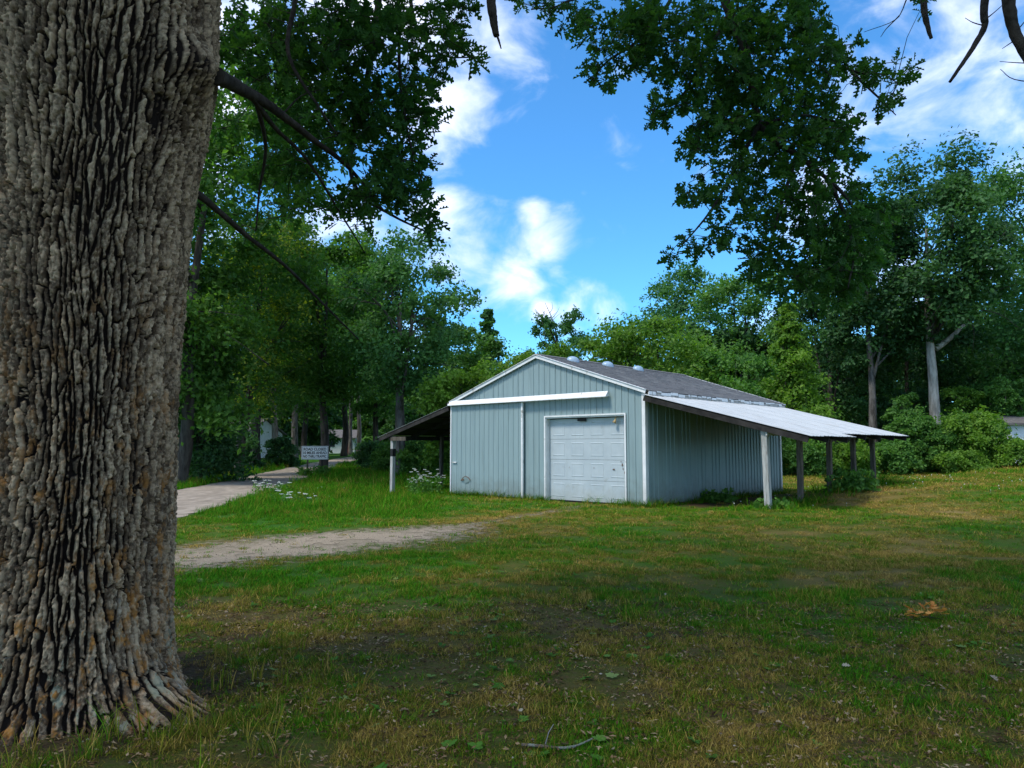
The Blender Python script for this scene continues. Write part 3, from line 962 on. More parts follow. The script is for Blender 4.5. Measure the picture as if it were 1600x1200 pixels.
def build_barn():
    t = thing('pole_barn', 'low grey-blue metal pole barn with white garage door and open lean-tos', 'barn', (BX, BY, 0), ANG)

    def ribbed(name, axis, a, b, pos, zb, ztopf, sgn, m, parent, start=0.0, lean=0.0):
        """A steel sheet on a wall. axis 'x': runs along x at y=pos facing sgn*y; axis 'y': along y at x=pos facing sgn*x."""
        pr = sheet_profile(a, b, start=start)
        if axis == 'x' and a < MID < b:
            pr = sorted(pr + [(MID, 0.0)])
        mb = MB()
        vs = []
        for (c, o) in pr:
            for z in (zb, ztopf(c)):
                vs.append((c, pos + sgn * o, z) if axis == 'x' else (pos + sgn * o, c, z))
        n = len(pr)
        flip = (axis == 'x') == (sgn < 0)
        fs = [((2 * i, 2 * i + 2, 2 * i + 3, 2 * i + 1) if flip else (2 * i, 2 * i + 1, 2 * i + 3, 2 * i + 2)) for i in range(n - 1)]
        mb.add(vs, fs)
        return mb.obj(name, m, parent)

    D0, D1, DH = 4.42, 7.45, 2.62            # garage opening
    # wall cores behind the steel
    core = MB()
    core.box(.06, D0 - .02, .05, .14, 0, ZE - .05).box(D1 + .02, BW - .06, .05, .14, 0, ZE - .05).box(D0 - .02, D1 + .02, .05, .14, DH + .02, ZE - .05)
    core.box(.05, .14, .141, BL - .141, 0, ZE - .05).box(BW - .14, BW - .05, .141, BL - .141, 0, ZE - .05).box(.06, BW - .06, BL - .14, BL - .05, 0, ZE - .05)
    core.obj('wall_frame', M['core'], t)
    # front sheets
    edges = [0.06, .92, 1.84, 2.76, 3.68, D0, 5.4, 6.35, D1, BW - .06]
    for a, b in zip(edges[:-1], edges[1:]):
        zb = DH if (a >= D0 - .01 and b <= D1 + .01) else .03
        ribbed('siding_sheet', 'x', a + .001, b - .001, .03, zb, lambda c: ztop(c) - .02, -1, M['siding'], t)
    # right wall, left wall, back wall
    ny = 10
    for i in range(ny):
        a, b = i * BL / ny, (i + 1) * BL / ny
        a, b = max(a, .06), min(b, BL - .06)
        ribbed('siding_sheet', 'y', a + .001, b - .001, BW - .03, .04, lambda c: ZE - .04, 1, M['siding'], t)
        ribbed('siding_sheet', 'y', a + .001, b - .001, .03, .04, lambda c: ZE - .04, -1, M['siding'], t)
    for i in range(9):
        a, b = max(i * BW / 9, .06), min((i + 1) * BW / 9, BW - .06)
        ribbed('siding_sheet', 'x', a + .001, b - .001, BL - .03, .04, lambda c: ztop(c) - .02, 1, M['siding'], t)
    # corner trims (L-shaped)
    for (x, y, sx, sy) in ((0, 0, 1, 1), (BW, 0, -1, 1), (0, BL, 1, -1), (BW, BL, -1, -1)):
        mb = MB()
        w = .11 if (x, y) == (BW, 0) else .07
        mb.box(min(x - sx * .004, x + sx * w), max(x - sx * .004, x + sx * w), min(y - sy * .004, y + sy * .024), max(y - sy * .004, y + sy * .024), 0, ZE - .03)
        mb.box(min(x - sx * .004, x + sx * .024), max(x - sx * .004, x + sx * .024), min(y + sy * .0245, y + sy * (w + .03)), max(y + sy * .0245, y + sy * (w + .03)), 0, ZE - .03)
        bevel(mb.obj('corner_trim', M['trim'], t), .004)
    # rake trims on both gables
    for y in (-.075, BL + .035):
        for s in (-1, 1):
            xe = MID + s * (MID + .07)
            mb = MB()
            a = Vector((xe, y + .02, ZE - SL * .07 + .0)); b = Vector((MID + s * .001, y + .02, ZR))
            mb.bar(a, b, .04, .11)
            o = mb.obj('rake_trim', M['trim'], t)
            bevel(o, .004)
            mb = MB(); mb.bar(a + Vector((0, 0, .062)), b + Vector((0, 0, .062)), .10, .012)
            mb.obj('drip_edge', M['trim'], t)
    # roof: decking, then stepped courses of shingles
    for s in (-1, 1):
        mb = MB()
        xe = MID + s * (MID + .16)
        za = ZE - SL * .16
        mb.add([(MID, y, z) for y in (-.05, BL + .05) for z in (ZR + .0, ZR + .05)] + [(xe, y, z) for y in (-.05, BL + .05) for z in (za, za + .05)],
               [(0, 1, 5, 4), (2, 6, 7, 3), (0, 4, 6, 2), (1, 3, 7, 5), (4, 5, 7, 6)])
        mb.obj('roof_deck', M['dark_wood'], t)
        mb = MB()
        nc = 30
        for i in range(nc):
            y0 = -.07
            x0 = MID + s * (MID + .19) * (1 - i / nc); x1 = MID + s * (MID + .19) * (1 - (i + 1.12) / nc)
            if s * (x1 - MID) < 0:
                x1 = MID
            f = lambda x: ZE + SL * (MID - abs(x - MID)) + .052
            # each course is broken into tabs of slightly different lift
            yy = y0 + random.uniform(0, .3)
            cuts = [y0]
            while yy < BL + .07:
                cuts.append(yy); yy += random.uniform(.28, .36)
            cuts.append(BL + .07)
            for ya, yb in zip(cuts[:-1], cuts[1:]):
                l = random.uniform(.016, .024)
                mb.add([(x0, ya + .004, f(x0)), (x0, yb - .004, f(x0)), (x0, yb - .004, f(x0) + l), (x0, ya + .004, f(x0) + l), (x1, ya + .004, f(x1) + .006), (x1, yb - .004, f(x1) + .006)],
                       [(0, 1, 2, 3), (3, 2, 5, 4), (0, 3, 4), (1, 5, 2)])
        o = mb.obj('roof_shingles', M['shingle'], t)
        tag(o, kind='stuff')
    mb = MB()
    for s in (-1, 1):
        mb.add([(MID, -.08, ZR + .09), (MID, BL + .08, ZR + .09), (MID + s * .16, BL + .08, ZR + .09 - .16 * SL), (MID + s * .16, -.08, ZR + .09 - .16 * SL),
                (MID, -.08, ZR + .07), (MID, BL + .08, ZR + .07), (MID + s * .16, BL + .08, ZR + .07 - .16 * SL), (MID + s * .16, -.08, ZR + .07 - .16 * SL)],
               [(0, 1, 2, 3), (4, 7, 6, 5), (0, 3, 7, 4), (1, 5, 6, 2), (3, 2, 6, 7)])
    mb.obj('ridge_cap', M['shingle'], t)
    # three pale dome vents behind the ridge line
    for y in (1.35, 3.3, 5.2):
        mb = MB()
        cx = MID + .42; cz = ZR - SL * .42 + .07
        rings = [(.24, 0), (.235, .05), (.19, .11), (.10, .15), (.02, .16)]
        n = 14
        vs = [(cx + r * math.cos(2 * math.pi * k / n) * .8, y + r * math.sin(2 * math.pi * k / n), cz + z - SL * r * math.cos(2 * math.pi * k / n) * .8 * (1 - z * 4)) for (r, z) in rings for k in range(n)]
        fs = [(i * n + k, i * n + (k + 1) % n, (i + 1) * n + (k + 1) % n, (i + 1) * n + k) for i in range(len(rings) - 1) for k in range(n)]
        fs.append(tuple((len(rings) - 1) * n + k for k in range(n)))
        mb.add(vs, fs, True)
        mb.obj('roof_vent', M['vent_blue'], t)
    # eave boards with peeling white flashing
    for s in (-1, 1):
        xe = MID + s * (MID + .17)
        MB().box(min(xe, xe - s * .03), max(xe, xe - s * .03), -.05, BL + .05, ZE - .14, ZE - SL * .16 + .0).obj('eave_board', M['pale_wood'], t)
        mb = MB(); y = -.06
        while y < BL:
            l = random.uniform(.08, .42)
            zt = ZE - SL * .16 + random.uniform(.02, .05); zb_ = ZE - .09 + random.uniform(-.03, .06)
            o_ = random.uniform(.004, .02)
            mb.box(min(xe + s * .004, xe + s * (o_ + .008)), max(xe + s * .004, xe + s * (o_ + .008)), y, min(y + l, BL + .05), zb_, zt)
            y += l + (random.uniform(.01, .05) if random.random() < .45 else .003)
        mb.obj('eave_flashing', M['trim'], t)
    # sliding door hung on its track
    sd = MB().box(.03, 3.50, -.060, -.036, .05, 3.16).obj('sliding_door', M['core'], t)
    tag(sd, 'wide ribbed sliding door with a bent dent low down')
    ed = [.075, .95, 1.82, 2.70, 3.47]
    for a, b in zip(ed[:-1], ed[1:]):
        pr = sheet_profile(a, b, h=.016, start=.10)
        mb = MB(); vs = []
        zs = [.05, .45, .62, .8, 3.15]
        for (c, o_) in pr:
            for z in zs:
                vs.append((c, -.062 - o_, z))
        n = len(pr); k = len(zs)
        fs = [(i * k + j, (i + 1) * k + j, (i + 1) * k + j + 1, i * k + j + 1) for i in range(n - 1) for j in range(k - 1)]
        mb.add(vs, fs).obj('siding_sheet', M['siding'], sd)
    MB().box(3.455, 3.525, -.095, -.034, .03, 3.16).obj('edge_trim', M['trim'], sd)
    MB().box(.02, .07, -.095, -.034, .03, 3.16).obj('edge_trim', M['trim'], sd)
    mb = MB(); mb.box(.14, .36, -.115, -.09, 1.13, 1.165).box(.15, .18, -.092, -.06, 1.135, 1.16).box(.32, .35, -.092, -.06, 1.135, 1.16)
    mb.obj('handle', M['trim'], sd)
    mb = MB()
    mb.add([(.60, -.082, .50), (.70, -.10, .60), (.82, -.115, .655), (.96, -.10, .62), (1.06, -.083, .54), (.95, -.084, .46), (.80, -.084, .43)], [(0, 6, 2, 1), (6, 5, 3, 2), (5, 4, 3)])
    mb.obj('dent', M['siding'], sd)
    mb = MB()
    for a_, b_ in (((.60, .515), (.70, .615)), ((.70, .615), (.82, .67)), ((.82, .67), (.96, .635)), ((.96, .635), (1.07, .545))):
        mb.bar((a_[0], -.1, a_[1]), (b_[0], -.1, b_[1]), .02, .022)
    mb.add([(.64, -.104, .52), (.72, -.112, .59), (.79, -.116, .56), (.70, -.108, .51)], [(0, 3, 2, 1)])
    mb.obj('tear', M['stain'], sd)
    # hooded track above it
    tr = MB()
    tr.add([(x, y, z) for x in (-.02, 6.93) for (y, z) in ((-.075, ZE + .06), (-.20, ZE - .09), (-.20, ZE - .12), (-.01, ZE - .09))],
           [(0, 1, 5, 4), (1, 2, 6, 5), (2, 3, 7, 6), (3, 0, 4, 7), (0, 3, 2, 1), (4, 5, 6, 7)])
    bevel(tr.obj('door_track', M['trim'], t), .004)
    # garage opening: casing, jambs, sectional door
    cs = MB()
    cs.box(D0 - .045, D0 + .005, -.012, .02, 0, DH + .045).box(D1 - .005, D1 + .04, -.012, .02, 0, DH + .045).box(D0 + .005, D1 - .005, -.012, .02, DH, DH + .045)
    cs.obj('door_casing', M['trim'], t)
    jb = MB()
    jb.box(D0 - .019, D0 + .02, .0205, .30, 0, DH - .001).box(D1 - .02, D1 + .019, .0205, .30, 0, DH - .001).box(D0 + .0205, D1 - .0205, .0205, .30, DH - .04, DH - .002)
    jb.obj('jamb', M['trim'], t)
    gd = MB().box(D0 + .022, D1 - .022, .225, .25, .03, DH - .05).obj('garage_door', M['core'], t)
    sh = (DH - .06 - .04) / 4
    for i in range(4):
        z0 = .04 + i * sh; z1 = z0 + sh - .008
        mb = MB()
        yf = .19
        X0, X1 = D0 + .024, D1 - .024
        mb.box(X0, X1, yf, yf + .03, z0, z1)
        pw = (X1 - X0) / 4
        for k in range(4):
            a, b = X0 + k * pw + .13, X0 + (k + 1) * pw - .13
            c, d = z0 + .10, z1 - .10
            r = .022
            # raised field inside a sunk moulding
            o_ = [(a, yf - .001, c), (b, yf - .001, c), (b, yf - .001, d), (a, yf - .001, d)]
            o2 = [(a + r, yf - .009, c + r), (b - r, yf - .009, c + r), (b - r, yf - .009, d - r), (a + r, yf - .009, d - r)]
            o3 = [(a + 2 * r, yf - .003, c + 2 * r), (b - 2 * r, yf - .003, c + 2 * r), (b - 2 * r, yf - .003, d - 2 * r), (a + 2 * r, yf - .003, d - 2 * r)]
            mb.add(o_ + o2 + o3, [(j, (j + 1) % 4, 4 + (j + 1) % 4, 4 + j) for j in range(4)] + [(4 + j, 4 + (j + 1) % 4, 8 + (j + 1) % 4, 8 + j) for j in range(4)] + [(8, 9, 10, 11)])
        mb.obj('door_section', M['door'], gd)
    # dings with torn paint at the lower right of the door, a rubber lip, a dark plate and a horn-shaped bracket at the top
    mb = MB()
    for (px, pz, w, h) in ((6.93, 1.02, .10, .07), (7.23, 1.16, .05, .11), (7.26, 1.04, .04, .08), (7.31, .93, .03, .1), (7.20, 1.25, .12, .02), (6.2, 1.05, .07, .03), (5.25, 1.06, .06, .02), (7.05, .16, .12, .02), (6.9, .17, .08, .015)):
        n = 7; vs = [(px + w * .5 * math.cos(2 * math.pi * k / n) * random.uniform(.5, 1.1), .1716, pz + h * .5 * math.sin(2 * math.pi * k / n) * random.uniform(.5, 1.1)) for k in range(n)]
        mb.add(vs, [tuple(range(n))])
    tag(mb.obj('torn_paint', M['stain'], gd), kind='stuff')
    MB().box(D0 + .03, D1 - .03, .195, .235, .0, .038).obj('weather_strip', M['black'], gd)
    MB().box(5.62, 5.94, .12, .15, DH - .15, DH - .055).obj('dark_plate', M['black'], gd)
    mb = MB(); mb.box(7.07, 7.10, .06, .09, DH - .13, DH - .045); mb.tube([(7.085, .075, DH - .13), (7.06, .07, DH - .19), (7.04, .06, DH - .235)], [.02, .045, .06], 10)
    mb.obj('bracket', M['rust_brass'], t)

    # ---------------- lean-tos on both sides
    LS = .262
    for side in (1, -1):
        x0 = BW + .19 if side > 0 else -.19
        ref = BW if side > 0 else 0.0

        def zr(s):
            return 3.17 - LS * s
        deep = 4.72 if side > 0 else 4.2
        # steel sheets; the first five on the right reach further out
        ns = 12
        for i in range(ns):
            a, b = -.16 + i * (BL + .2) / ns, -.16 + (i + 1) * (BL + .2) / ns
            ext = deep if (i < 4) else deep - .38
            ext += random.uniform(-.015, .015)
            pr = sheet_profile(a, b + .02, .229, .013, start=a + .11)
            lift = .006 * (i % 2)
            mb = MB(); vs = []
            for (c, o_) in pr:
                for s in (.02, ext):
                    for dz in (0, .006):
                        vs.append((ref + side * s, c, zr(s) + o_ + dz + lift))
            n = len(pr)
            fs = []
            for j in range(n - 1):
                p, q = 4 * j, 4 * (j + 1)
                fs += [(p + 1, p + 3, q + 3, q + 1), (p, q, q + 2, p + 2), (p + 2, q + 2, q + 3, p + 3)]
            fs += [(0, 2, 3, 1), (4 * n - 4, 4 * n - 3, 4 * n - 1, 4 * n - 2)]
            mb.add(vs, fs).obj('roof_sheet', M['tin'], t)
        for i in range(10):                # dark board sheathing added under the steel to darken the underside
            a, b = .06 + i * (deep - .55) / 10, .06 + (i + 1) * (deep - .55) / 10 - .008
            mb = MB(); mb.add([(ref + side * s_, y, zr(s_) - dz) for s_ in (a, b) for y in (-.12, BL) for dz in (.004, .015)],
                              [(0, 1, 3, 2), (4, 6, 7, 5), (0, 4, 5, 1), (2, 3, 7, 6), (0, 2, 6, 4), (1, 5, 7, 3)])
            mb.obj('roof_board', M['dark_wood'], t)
        # rafters and purlins
        ps = 3.51 if side > 0 else 3.41
        for k, y in enumerate(np.linspace(-.13, BL - .02, 8)):
            h = .135
            e = deep - .08 if k < 3 else deep - .46
            dz = .012 if k else .0
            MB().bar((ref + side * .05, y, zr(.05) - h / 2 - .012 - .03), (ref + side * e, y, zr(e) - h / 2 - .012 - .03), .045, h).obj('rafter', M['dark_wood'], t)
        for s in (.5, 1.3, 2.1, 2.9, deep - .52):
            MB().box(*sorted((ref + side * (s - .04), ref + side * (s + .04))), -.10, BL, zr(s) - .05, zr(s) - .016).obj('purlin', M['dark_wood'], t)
        MB().box(*sorted((ref + side * (ps + .075), ref + side * (ps + .115))), -.12, BL, 1.96, 2.12).obj('beam', M['pale_wood'] if side > 0 else M['dark_wood'], t)
        ys = (0, 2.14, 4.27, 6.24, 8.05) if side > 0 else (0, 2.5, 4.9, 7.3)
        for k, y in enumerate(ys):
            X, Y = barn_xy(ref + side * ps, y)
            g = h1(X, Y) - .15
            lean = random.uniform(-.03, .03)
            if side > 0 and k == 0:
                lean = .04
            mb = MB(); mb.bar((ref + side * ps + lean, y, g), (ref + side * ps, y, 2.115), .145 if k == 0 else .135, .145 if k == 0 else .135, (0, 1, 0))
            o = mb.obj('post', M['pale_wood'] if k == 0 else M['post_wood'], t)
            bevel(o, .008)
            if k == 0:
                tag(o, 'pale peeling front post of the ' + ('wide lean-to' if side > 0 else 'dark lean-to'))
            if side < 0 and k == 0:
                MB().box(ref - ps - .078, ref - ps + .078, -.078, .078, 1.33, 1.62).obj('black_band', M['black'], o)
                MB().box(ref - ps - .02, ref + .0 - ps + .9, -.12, -.074, 1.93, 2.08).obj('crossbar', M['post_wood'], o)
    return t


build_barn()

# ------------------------------------------------------------------ road sign
def build_sign():
    c = W(492, 707.5, 44.0)
    g = h1(c.x, c.y)
    t = thing('road_sign', 'white sign reading ROAD CLOSED on two posts beside the gravel road', 'road sign', (c.x, c.y, g), R(6))
    w, h = 1.56, .80
    zc = c.z - g
    b = MB().box(-w / 2, w / 2, -.012, .012, zc - h / 2, zc + h / 2).obj('sign_board', M['sign_white'], t)
    bevel(b, .01)
    fr = MB()
    e = .018
    for (x0, x1, z0, z1) in ((-w / 2 + .03, w / 2 - .03, zc + h / 2 - .05, zc + h / 2 - .05 + e), (-w / 2 + .03, w / 2 - .03, zc - h / 2 + .05 - e, zc - h / 2 + .05),
                             (-w / 2 + .03, -w / 2 + .03 + e, zc - h / 2 + .051, zc + h / 2 - .051), (w / 2 - .03 - e, w / 2 - .03, zc - h / 2 + .051, zc + h / 2 - .051)):
        fr.box(x0, x1, -.017, -.0125, z0, z1)
    fr.obj('border', M['sign_black'], b)
    dg = bpy.context.evaluated_depsgraph_get()
    for k, (txt, wide) in enumerate((('ROAD CLOSED', 1.32), ('10 MILES AHEAD', 1.36), ('NO THRU TRAFFIC', 1.36))):
        cu = bpy.data.curves.new('lettering', 'FONT')
        cu.body = txt; cu.align_x = 'CENTER'; cu.align_y = 'CENTER'; cu.size = .22; cu.offset = .006; cu.extrude = .002
        tmp = bpy.data.objects.new('tmp', cu); COL.objects.link(tmp)
        bpy.context.view_layer.update()
        dg.update()
        me = bpy.data.meshes.new_from_object(tmp.evaluated_get(dg))
        bpy.data.objects.remove(tmp)
        co = np.empty(len(me.vertices) * 3, np.float32); me.vertices.foreach_get('co', co); co = co.reshape(-1, 3)
        sx = wide / np.ptp(co[:, 0]); sz = .165 / np.ptp(co[:, 1])
        zc2 = zc + .215 - k * .215
        out = np.stack([co[:, 0] * sx, -.0155 - co[:, 2], (co[:, 1] - co[:, 1].mean()) * sz + zc2], -1)
        me.vertices.foreach_set('co', np.ascontiguousarray(out, np.float32).ravel()); me.update()
        me.materials.clear()
        link('lettering', me, M['sign_black'], b)
    for x, m in ((-.42, 'post_wood'), (.42, 'dark_wood')):
        MB().box(x - .045, x + .045, .013, .10, -.3, zc + h / 2 - .1).obj('post', M[m], t)


build_sign()

# ------------------------------------------------------------------ trees
def tube_np(mb, ctrl, r0, r1, n=8, seg=5, jag=.06):
    pts = curve_pts(ctrl, seg)
    k = len(pts)
    mb.tube(pts, [r0 + (r1 - r0) * (i / (k - 1)) ** .8 for i in range(k)], n, True, jag)
    return pts


def leaf_quads(C, var, size, r, up=.6, nrm_out=None):
    """Rhombic leaves at the points C; returns vertices, quads and the tone attribute."""
    n = len(C)
    nrm = r.normal(0, 1, (n, 3)); nrm[:, 2] += up * 2
    if nrm_out is not None:
        nrm += nrm_out * 1.0
    nrm /= np.linalg.norm(nrm, axis=1, keepdims=True)
    a = r.normal(0, 1, (n, 3))
    a -= nrm * np.sum(a * nrm, 1, keepdims=True)
    a /= np.linalg.norm(a, axis=1, keepdims=True)
    b = np.cross(nrm, a)
    s = size * r.uniform(.6, 1.35, (n, 1))
    V = np.stack([C - a * s * .55, C + b * s * .36 + nrm * s * .06, C + a * s * .6 - nrm * s * .12, C - b * s * .34 + nrm * s * .06], 1).reshape(-1, 3)
    Q = np.arange(4 * n).reshape(n, 4)
    return V, Q, np.repeat(var, 4)


def crown_points(r, Ht, zb, R_, shape, nl, clumps, per, flat=.55):
    """Leaf positions of a crown made of lobes, each of many separate clumps; also lobe centres for the limbs."""
    lobes = []
    nl = int(nl * 1.25)
    for i in range(nl):
        q = (i + .5) / nl
        if shape == 'cone':
            z = zb + (Ht - zb) * q
            rad = R_ * (1 - q) ** .85 * r.uniform(.55, 1.0)
            a = i * 2.4 + r.uniform(-.5, .5)
            lobes.append((rad * .62 * math.cos(a), rad * .62 * math.sin(a), z, max(.4, R_ * (.42 * (1 - q) + .07)), .42))
        else:
            z = zb + (Ht - zb) * (q * .86 + r.uniform(-.05, .05))
            t = (z - zb) / (Ht - zb)
            prof = {'oak': math.sin(math.pi * min(1, .18 + .78 * t)) ** .7, 'tall': math.sin(math.pi * (.12 + .76 * t)) ** .8, 'bush': math.sqrt(max(0.05, 1 - t * t)), 'sparse': math.sin(math.pi * (.1 + .75 * t))}[shape]
            a = i * 2.399 + r.uniform(-.6, .6)
            rad = R_ * prof * (r.uniform(.25, .8) if i % 3 else r.uniform(.55, .9))
            lr = R_ * (.33 if shape != 'sparse' else .26) * r.uniform(.7, 1.3)
            if shape == 'bush':
                lr = R_ * r.uniform(.22, .48)
            lobes.append((rad * math.cos(a), rad * math.sin(a), min(z, Ht - lr * .75), lr, .85))
    C, var, out = [], [], []
    for (lx, ly, lz, lr, sq) in lobes:
        lv = r.uniform(-.18, .18)
        for k in range(clumps):
            d = r.normal(0, 1, 3); d /= np.linalg.norm(d)
            if d[2] < -.35:
                d[2] *= -.5
            f = r.uniform(.55, 1.0) if r.uniform() < .8 else r.uniform(.1, .6)
            c = np.array([lx, ly, lz]) + d * lr * f * np.array([1, 1, sq])
            cr = lr * r.uniform(.22, .42)
            n = int(per * 1.05 * r.uniform(.5, 1.5))
            p = r.normal(0, 1, (n, 3)) * cr * np.array([.8, .8, .8 * flat])
            p[:, 2] -= .22 * (p[:, 0] ** 2 + p[:, 1] ** 2) / cr
            C.append(c + p)
            out.append(np.repeat(d[None], n, 0))
            var.append(np.clip(.45 + lv + r.normal(0, .14) + r.normal(0, .13, n), 0, 1))
    return np.concatenate(C), np.concatenate(var), np.concatenate(out), lobes


def tree(name, label, cat, base, Ht, zb, R_, shape='oak', col='mid', bark='bark_grey', trunk_r=.25, nl=16, clumps=17, per=40, leaf=.26, seed=1, group=None,
         lean=(0, 0), dead_tips=0, limbs=10, stub=False, squash=(1, 1), trunk_top=.75, flat=.72):
    r = np.random.default_rng(seed); random.seed(seed)
    bx, by = base
    g = h1(bx, by)
    t = thing(name, label, cat, (bx, by, g), 0, group)
    C, var, out, lobes = crown_points(r, Ht, zb, R_, shape, nl, clumps, per, flat)
    C[:, 0] = C[:, 0] * squash[0] + lean[0] * C[:, 2] / Ht; C[:, 1] = C[:, 1] * squash[1] + lean[1] * C[:, 2] / Ht
    C[:, 2] = np.maximum(C[:, 2], .05)
    V, Q, va = leaf_quads(C, var, leaf * .88, r, .35, out)
    me = np_mesh('crown', V, Q, False, {'var': va})
    o = link('crown' if shape != 'bush' else 'foliage', me, LEAF[col], t)
    mb = MB()
    if trunk_r:
        zt = Ht * trunk_top
        ctrl = [(0, 0, -.3)] + [(lean[0] * q * trunk_top + r.uniform(-.12, .12) * Ht * .08, lean[1] * q * trunk_top + r.uniform(-.1, .1) * Ht * .08, zt * q) for q in (.15, .4, .7, 1.0)]
        pts = curve_pts(ctrl, 5)
        k = len(pts)
        rad = [trunk_r * (1.25 if i == 0 else 1.12 if i == 1 else 1) * (1 - .8 * (i / (k - 1)) ** 1.3) for i in range(k)]
        mb.tube(pts, rad, 10, True, .06)
        idx = [i for i, p in enumerate(pts) if p.z > min(zb * .75, Ht * .5)]
        tb = mb
        mb = MB()
        for j in range(min(limbs, len(lobes))):
            lx, ly, lz, lr, _ = lobes[(j * 5) % len(lobes)]
            e = Vector((lx * squash[0] + lean[0] * lz / Ht, ly * squash[1] + lean[1] * lz / Ht, lz))
            cand = [i for i in idx if pts[i].z < lz - .1 * R_] or idx[:1]
            if lz < zb + .12 * (Ht - zb):
                continue
            i = cand[-1] if r.uniform() < .5 else cand[int(r.integers(0, len(cand)))]
            s = pts[i]
            mid = s.lerp(e, .5) + Vector((r.uniform(-.3, .3), r.uniform(-.3, .3), r.uniform(0, .5)))
            tube_np(mb, [s, mid, e], max(.03, rad[i] * .55), .02, 6, 4)
            for q in range(2):
                e2 = e + Vector(tuple(r.normal(0, 1, 3) * lr * .7))
                tube_np(mb, [mid.lerp(e, .4), e.lerp(e2, .5), e2], max(.02, rad[i] * .22), .01, 4, 3)
        if mb.v:
            mb.obj('limbs', M['bark_dark' if bark in ('bark_pale', 'bark_tan') else bark], t)
        mb = tb
        if stub:
            s = Vector((pts[0].x * 0 + .05, 0, stub[0]))
            e = Vector(stub[1])
            tube_np(mb, [s, s.lerp(e, .5) + Vector((0, 0, -.1)), e], trunk_r * .55, trunk_r * .3, 8, 3)
        for j in range(dead_tips):
            a = r.uniform(2.2, 4.2); s = Vector((lean[0] * .7, lean[1] * .7, Ht * .7))
            e = Vector((lean[0] + R_ * .65 * math.cos(a), R_ * .3 * math.sin(a), Ht * r.uniform(.94, 1.04)))
            p2 = tube_np(mb, [s, s.lerp(e, .5) + Vector((.2, 0, .3)), e], .10, .02, 5, 4)
            for q in range(3):
                m_ = p2[len(p2) // 2 + q]
                tube_np(mb, [m_, m_ + Vector((r.uniform(-.5, .5), 0, .5)), m_ + Vector((r.uniform(-1, .8), r.uniform(-.5, .5), 1.1))], .04, .012, 4, 2)
        mb.obj('trunk', M[bark], t)
    else:
        for j in range(7):
            lx, ly, lz, lr, _ = lobes[(j * 3) % len(lobes)]
            tube_np(mb, [(lx * .15, ly * .15, -.15), (lx * .5, ly * .5, lz * .5), (lx, ly, lz)], .035, .012, 5, 3)
        mb.obj('stem', M['bark_dark'], t)
    return t


def at(u, d):
    """Ground position under pixel column u at depth d."""
    return ((u - 800.0) / F * d, d)


def top(v, d):
    """Height above local flat ground of pixel row v at depth d."""
    return W(800, v, d).z


TREES_RIGHT = 'trees along the far edge of the field'
TREES_LEFT = 'trees along the gravel road'
# --- right hand treeline
tree('oak', 'tall oak with pale bare lower trunk and a broken side limb', 'tree', at(1466, 50), top(238, 50), 9.0, 6.3, 'oak', 'dark', 'bark_pale', .42, 28, 18, 48, .30, 11, TREES_RIGHT,
     lean=(-.4, 0), limbs=16, stub=(8.3, (1.9, -.3, 9.9)), squash=(.85, .9))
tree('oak', 'tall oak at the right edge whose crown rises beyond the pale trunk', 'tree', at(1640, 53), top(222, 53), 5.0, 7.2, 'oak', 'teal', 'bark_dark', .4, 26, 18, 44, .30, 12, TREES_RIGHT, limbs=14)
tree('oak', 'slim grey-trunked tree left of the pale oak', 'tree', at(1366, 52), top(300, 52), 7.4, 4.0, 'tall', 'dark', 'bark_grey', .33, 20, 16, 44, .28, 13, TREES_RIGHT, limbs=10)
tree('maple', 'dark tree behind the lean-to roof, right of the tiered green tree', 'tree', at(1300, 58), top(365, 58), 3.0, 5.4, 'oak', 'dark', 'bark_dark', .3, 22, 16, 46, .30, 14, TREES_RIGHT, limbs=8)
tree('maple', 'dark round tree between the bright thicket and the tiered tree', 'tree', at(1168, 62), top(415, 62), 2.5, 5.6, 'oak', 'mid', 'bark_dark', .3, 22, 16, 46, .30, 15, TREES_RIGHT, limbs=8)
tree('maple', 'tiered bright green tree rising just behind the far end of the lean-to', 'tree', at(1236, 46), top(478, 46), 1.0, 3.6, 'cone', 'bright', 'bark_dark', .16, 30, 12, 40, .24, 16, TREES_RIGHT, limbs=10)
tree('poplar', 'distant hazy blue-green tree above the bright thicket', 'tree', at(1068, 84), top(408, 84), 7.0, 6.2, 'oak', 'teal', 'bark_grey', .3, 20, 16, 40, .38, 17, TREES_RIGHT, limbs=8)
tree('willow', 'broad bright green rounded tree right behind the barn ridge', 'tree', at(1030, 47), top(484, 47), .8, 4.8, 'oak', 'bright', 'bark_dark', .2, 26, 16, 46, .25, 18, TREES_RIGHT, limbs=8)
tree('willow', 'lower bright green tree under the distant hazy crown', 'tree', at(1128, 44), top(535, 44), .6, 3.5, 'oak', 'mid', 'bark_dark', .16, 18, 16, 44, .24, 19, TREES_RIGHT, limbs=6)
tree('willow', 'bright green tree just left of the thicket behind the barn', 'tree', at(950, 50), top(500, 50), .8, 2.9, 'oak', 'bright', 'bark_dark', .16, 18, 14, 44, .25, 20, TREES_RIGHT, limbs=6)
tree('poplar', 'thin tree with bare dead tips standing alone against the cloud', 'tree', at(874, 76), top(486, 76), 5.0, 3.9, 'sparse', 'teal', 'bark_dark', .22, 26, 10, 34, .30, 21, TREES_RIGHT, dead_tips=4, limbs=14)
tree('willow', 'small bright green tree behind the peak of the barn gable', 'tree', at(838, 52), top(530, 52), .8, 3.0, 'oak', 'bright', 'bark_dark', .15, 18, 14, 44, .25, 22, TREES_RIGHT, limbs=5)
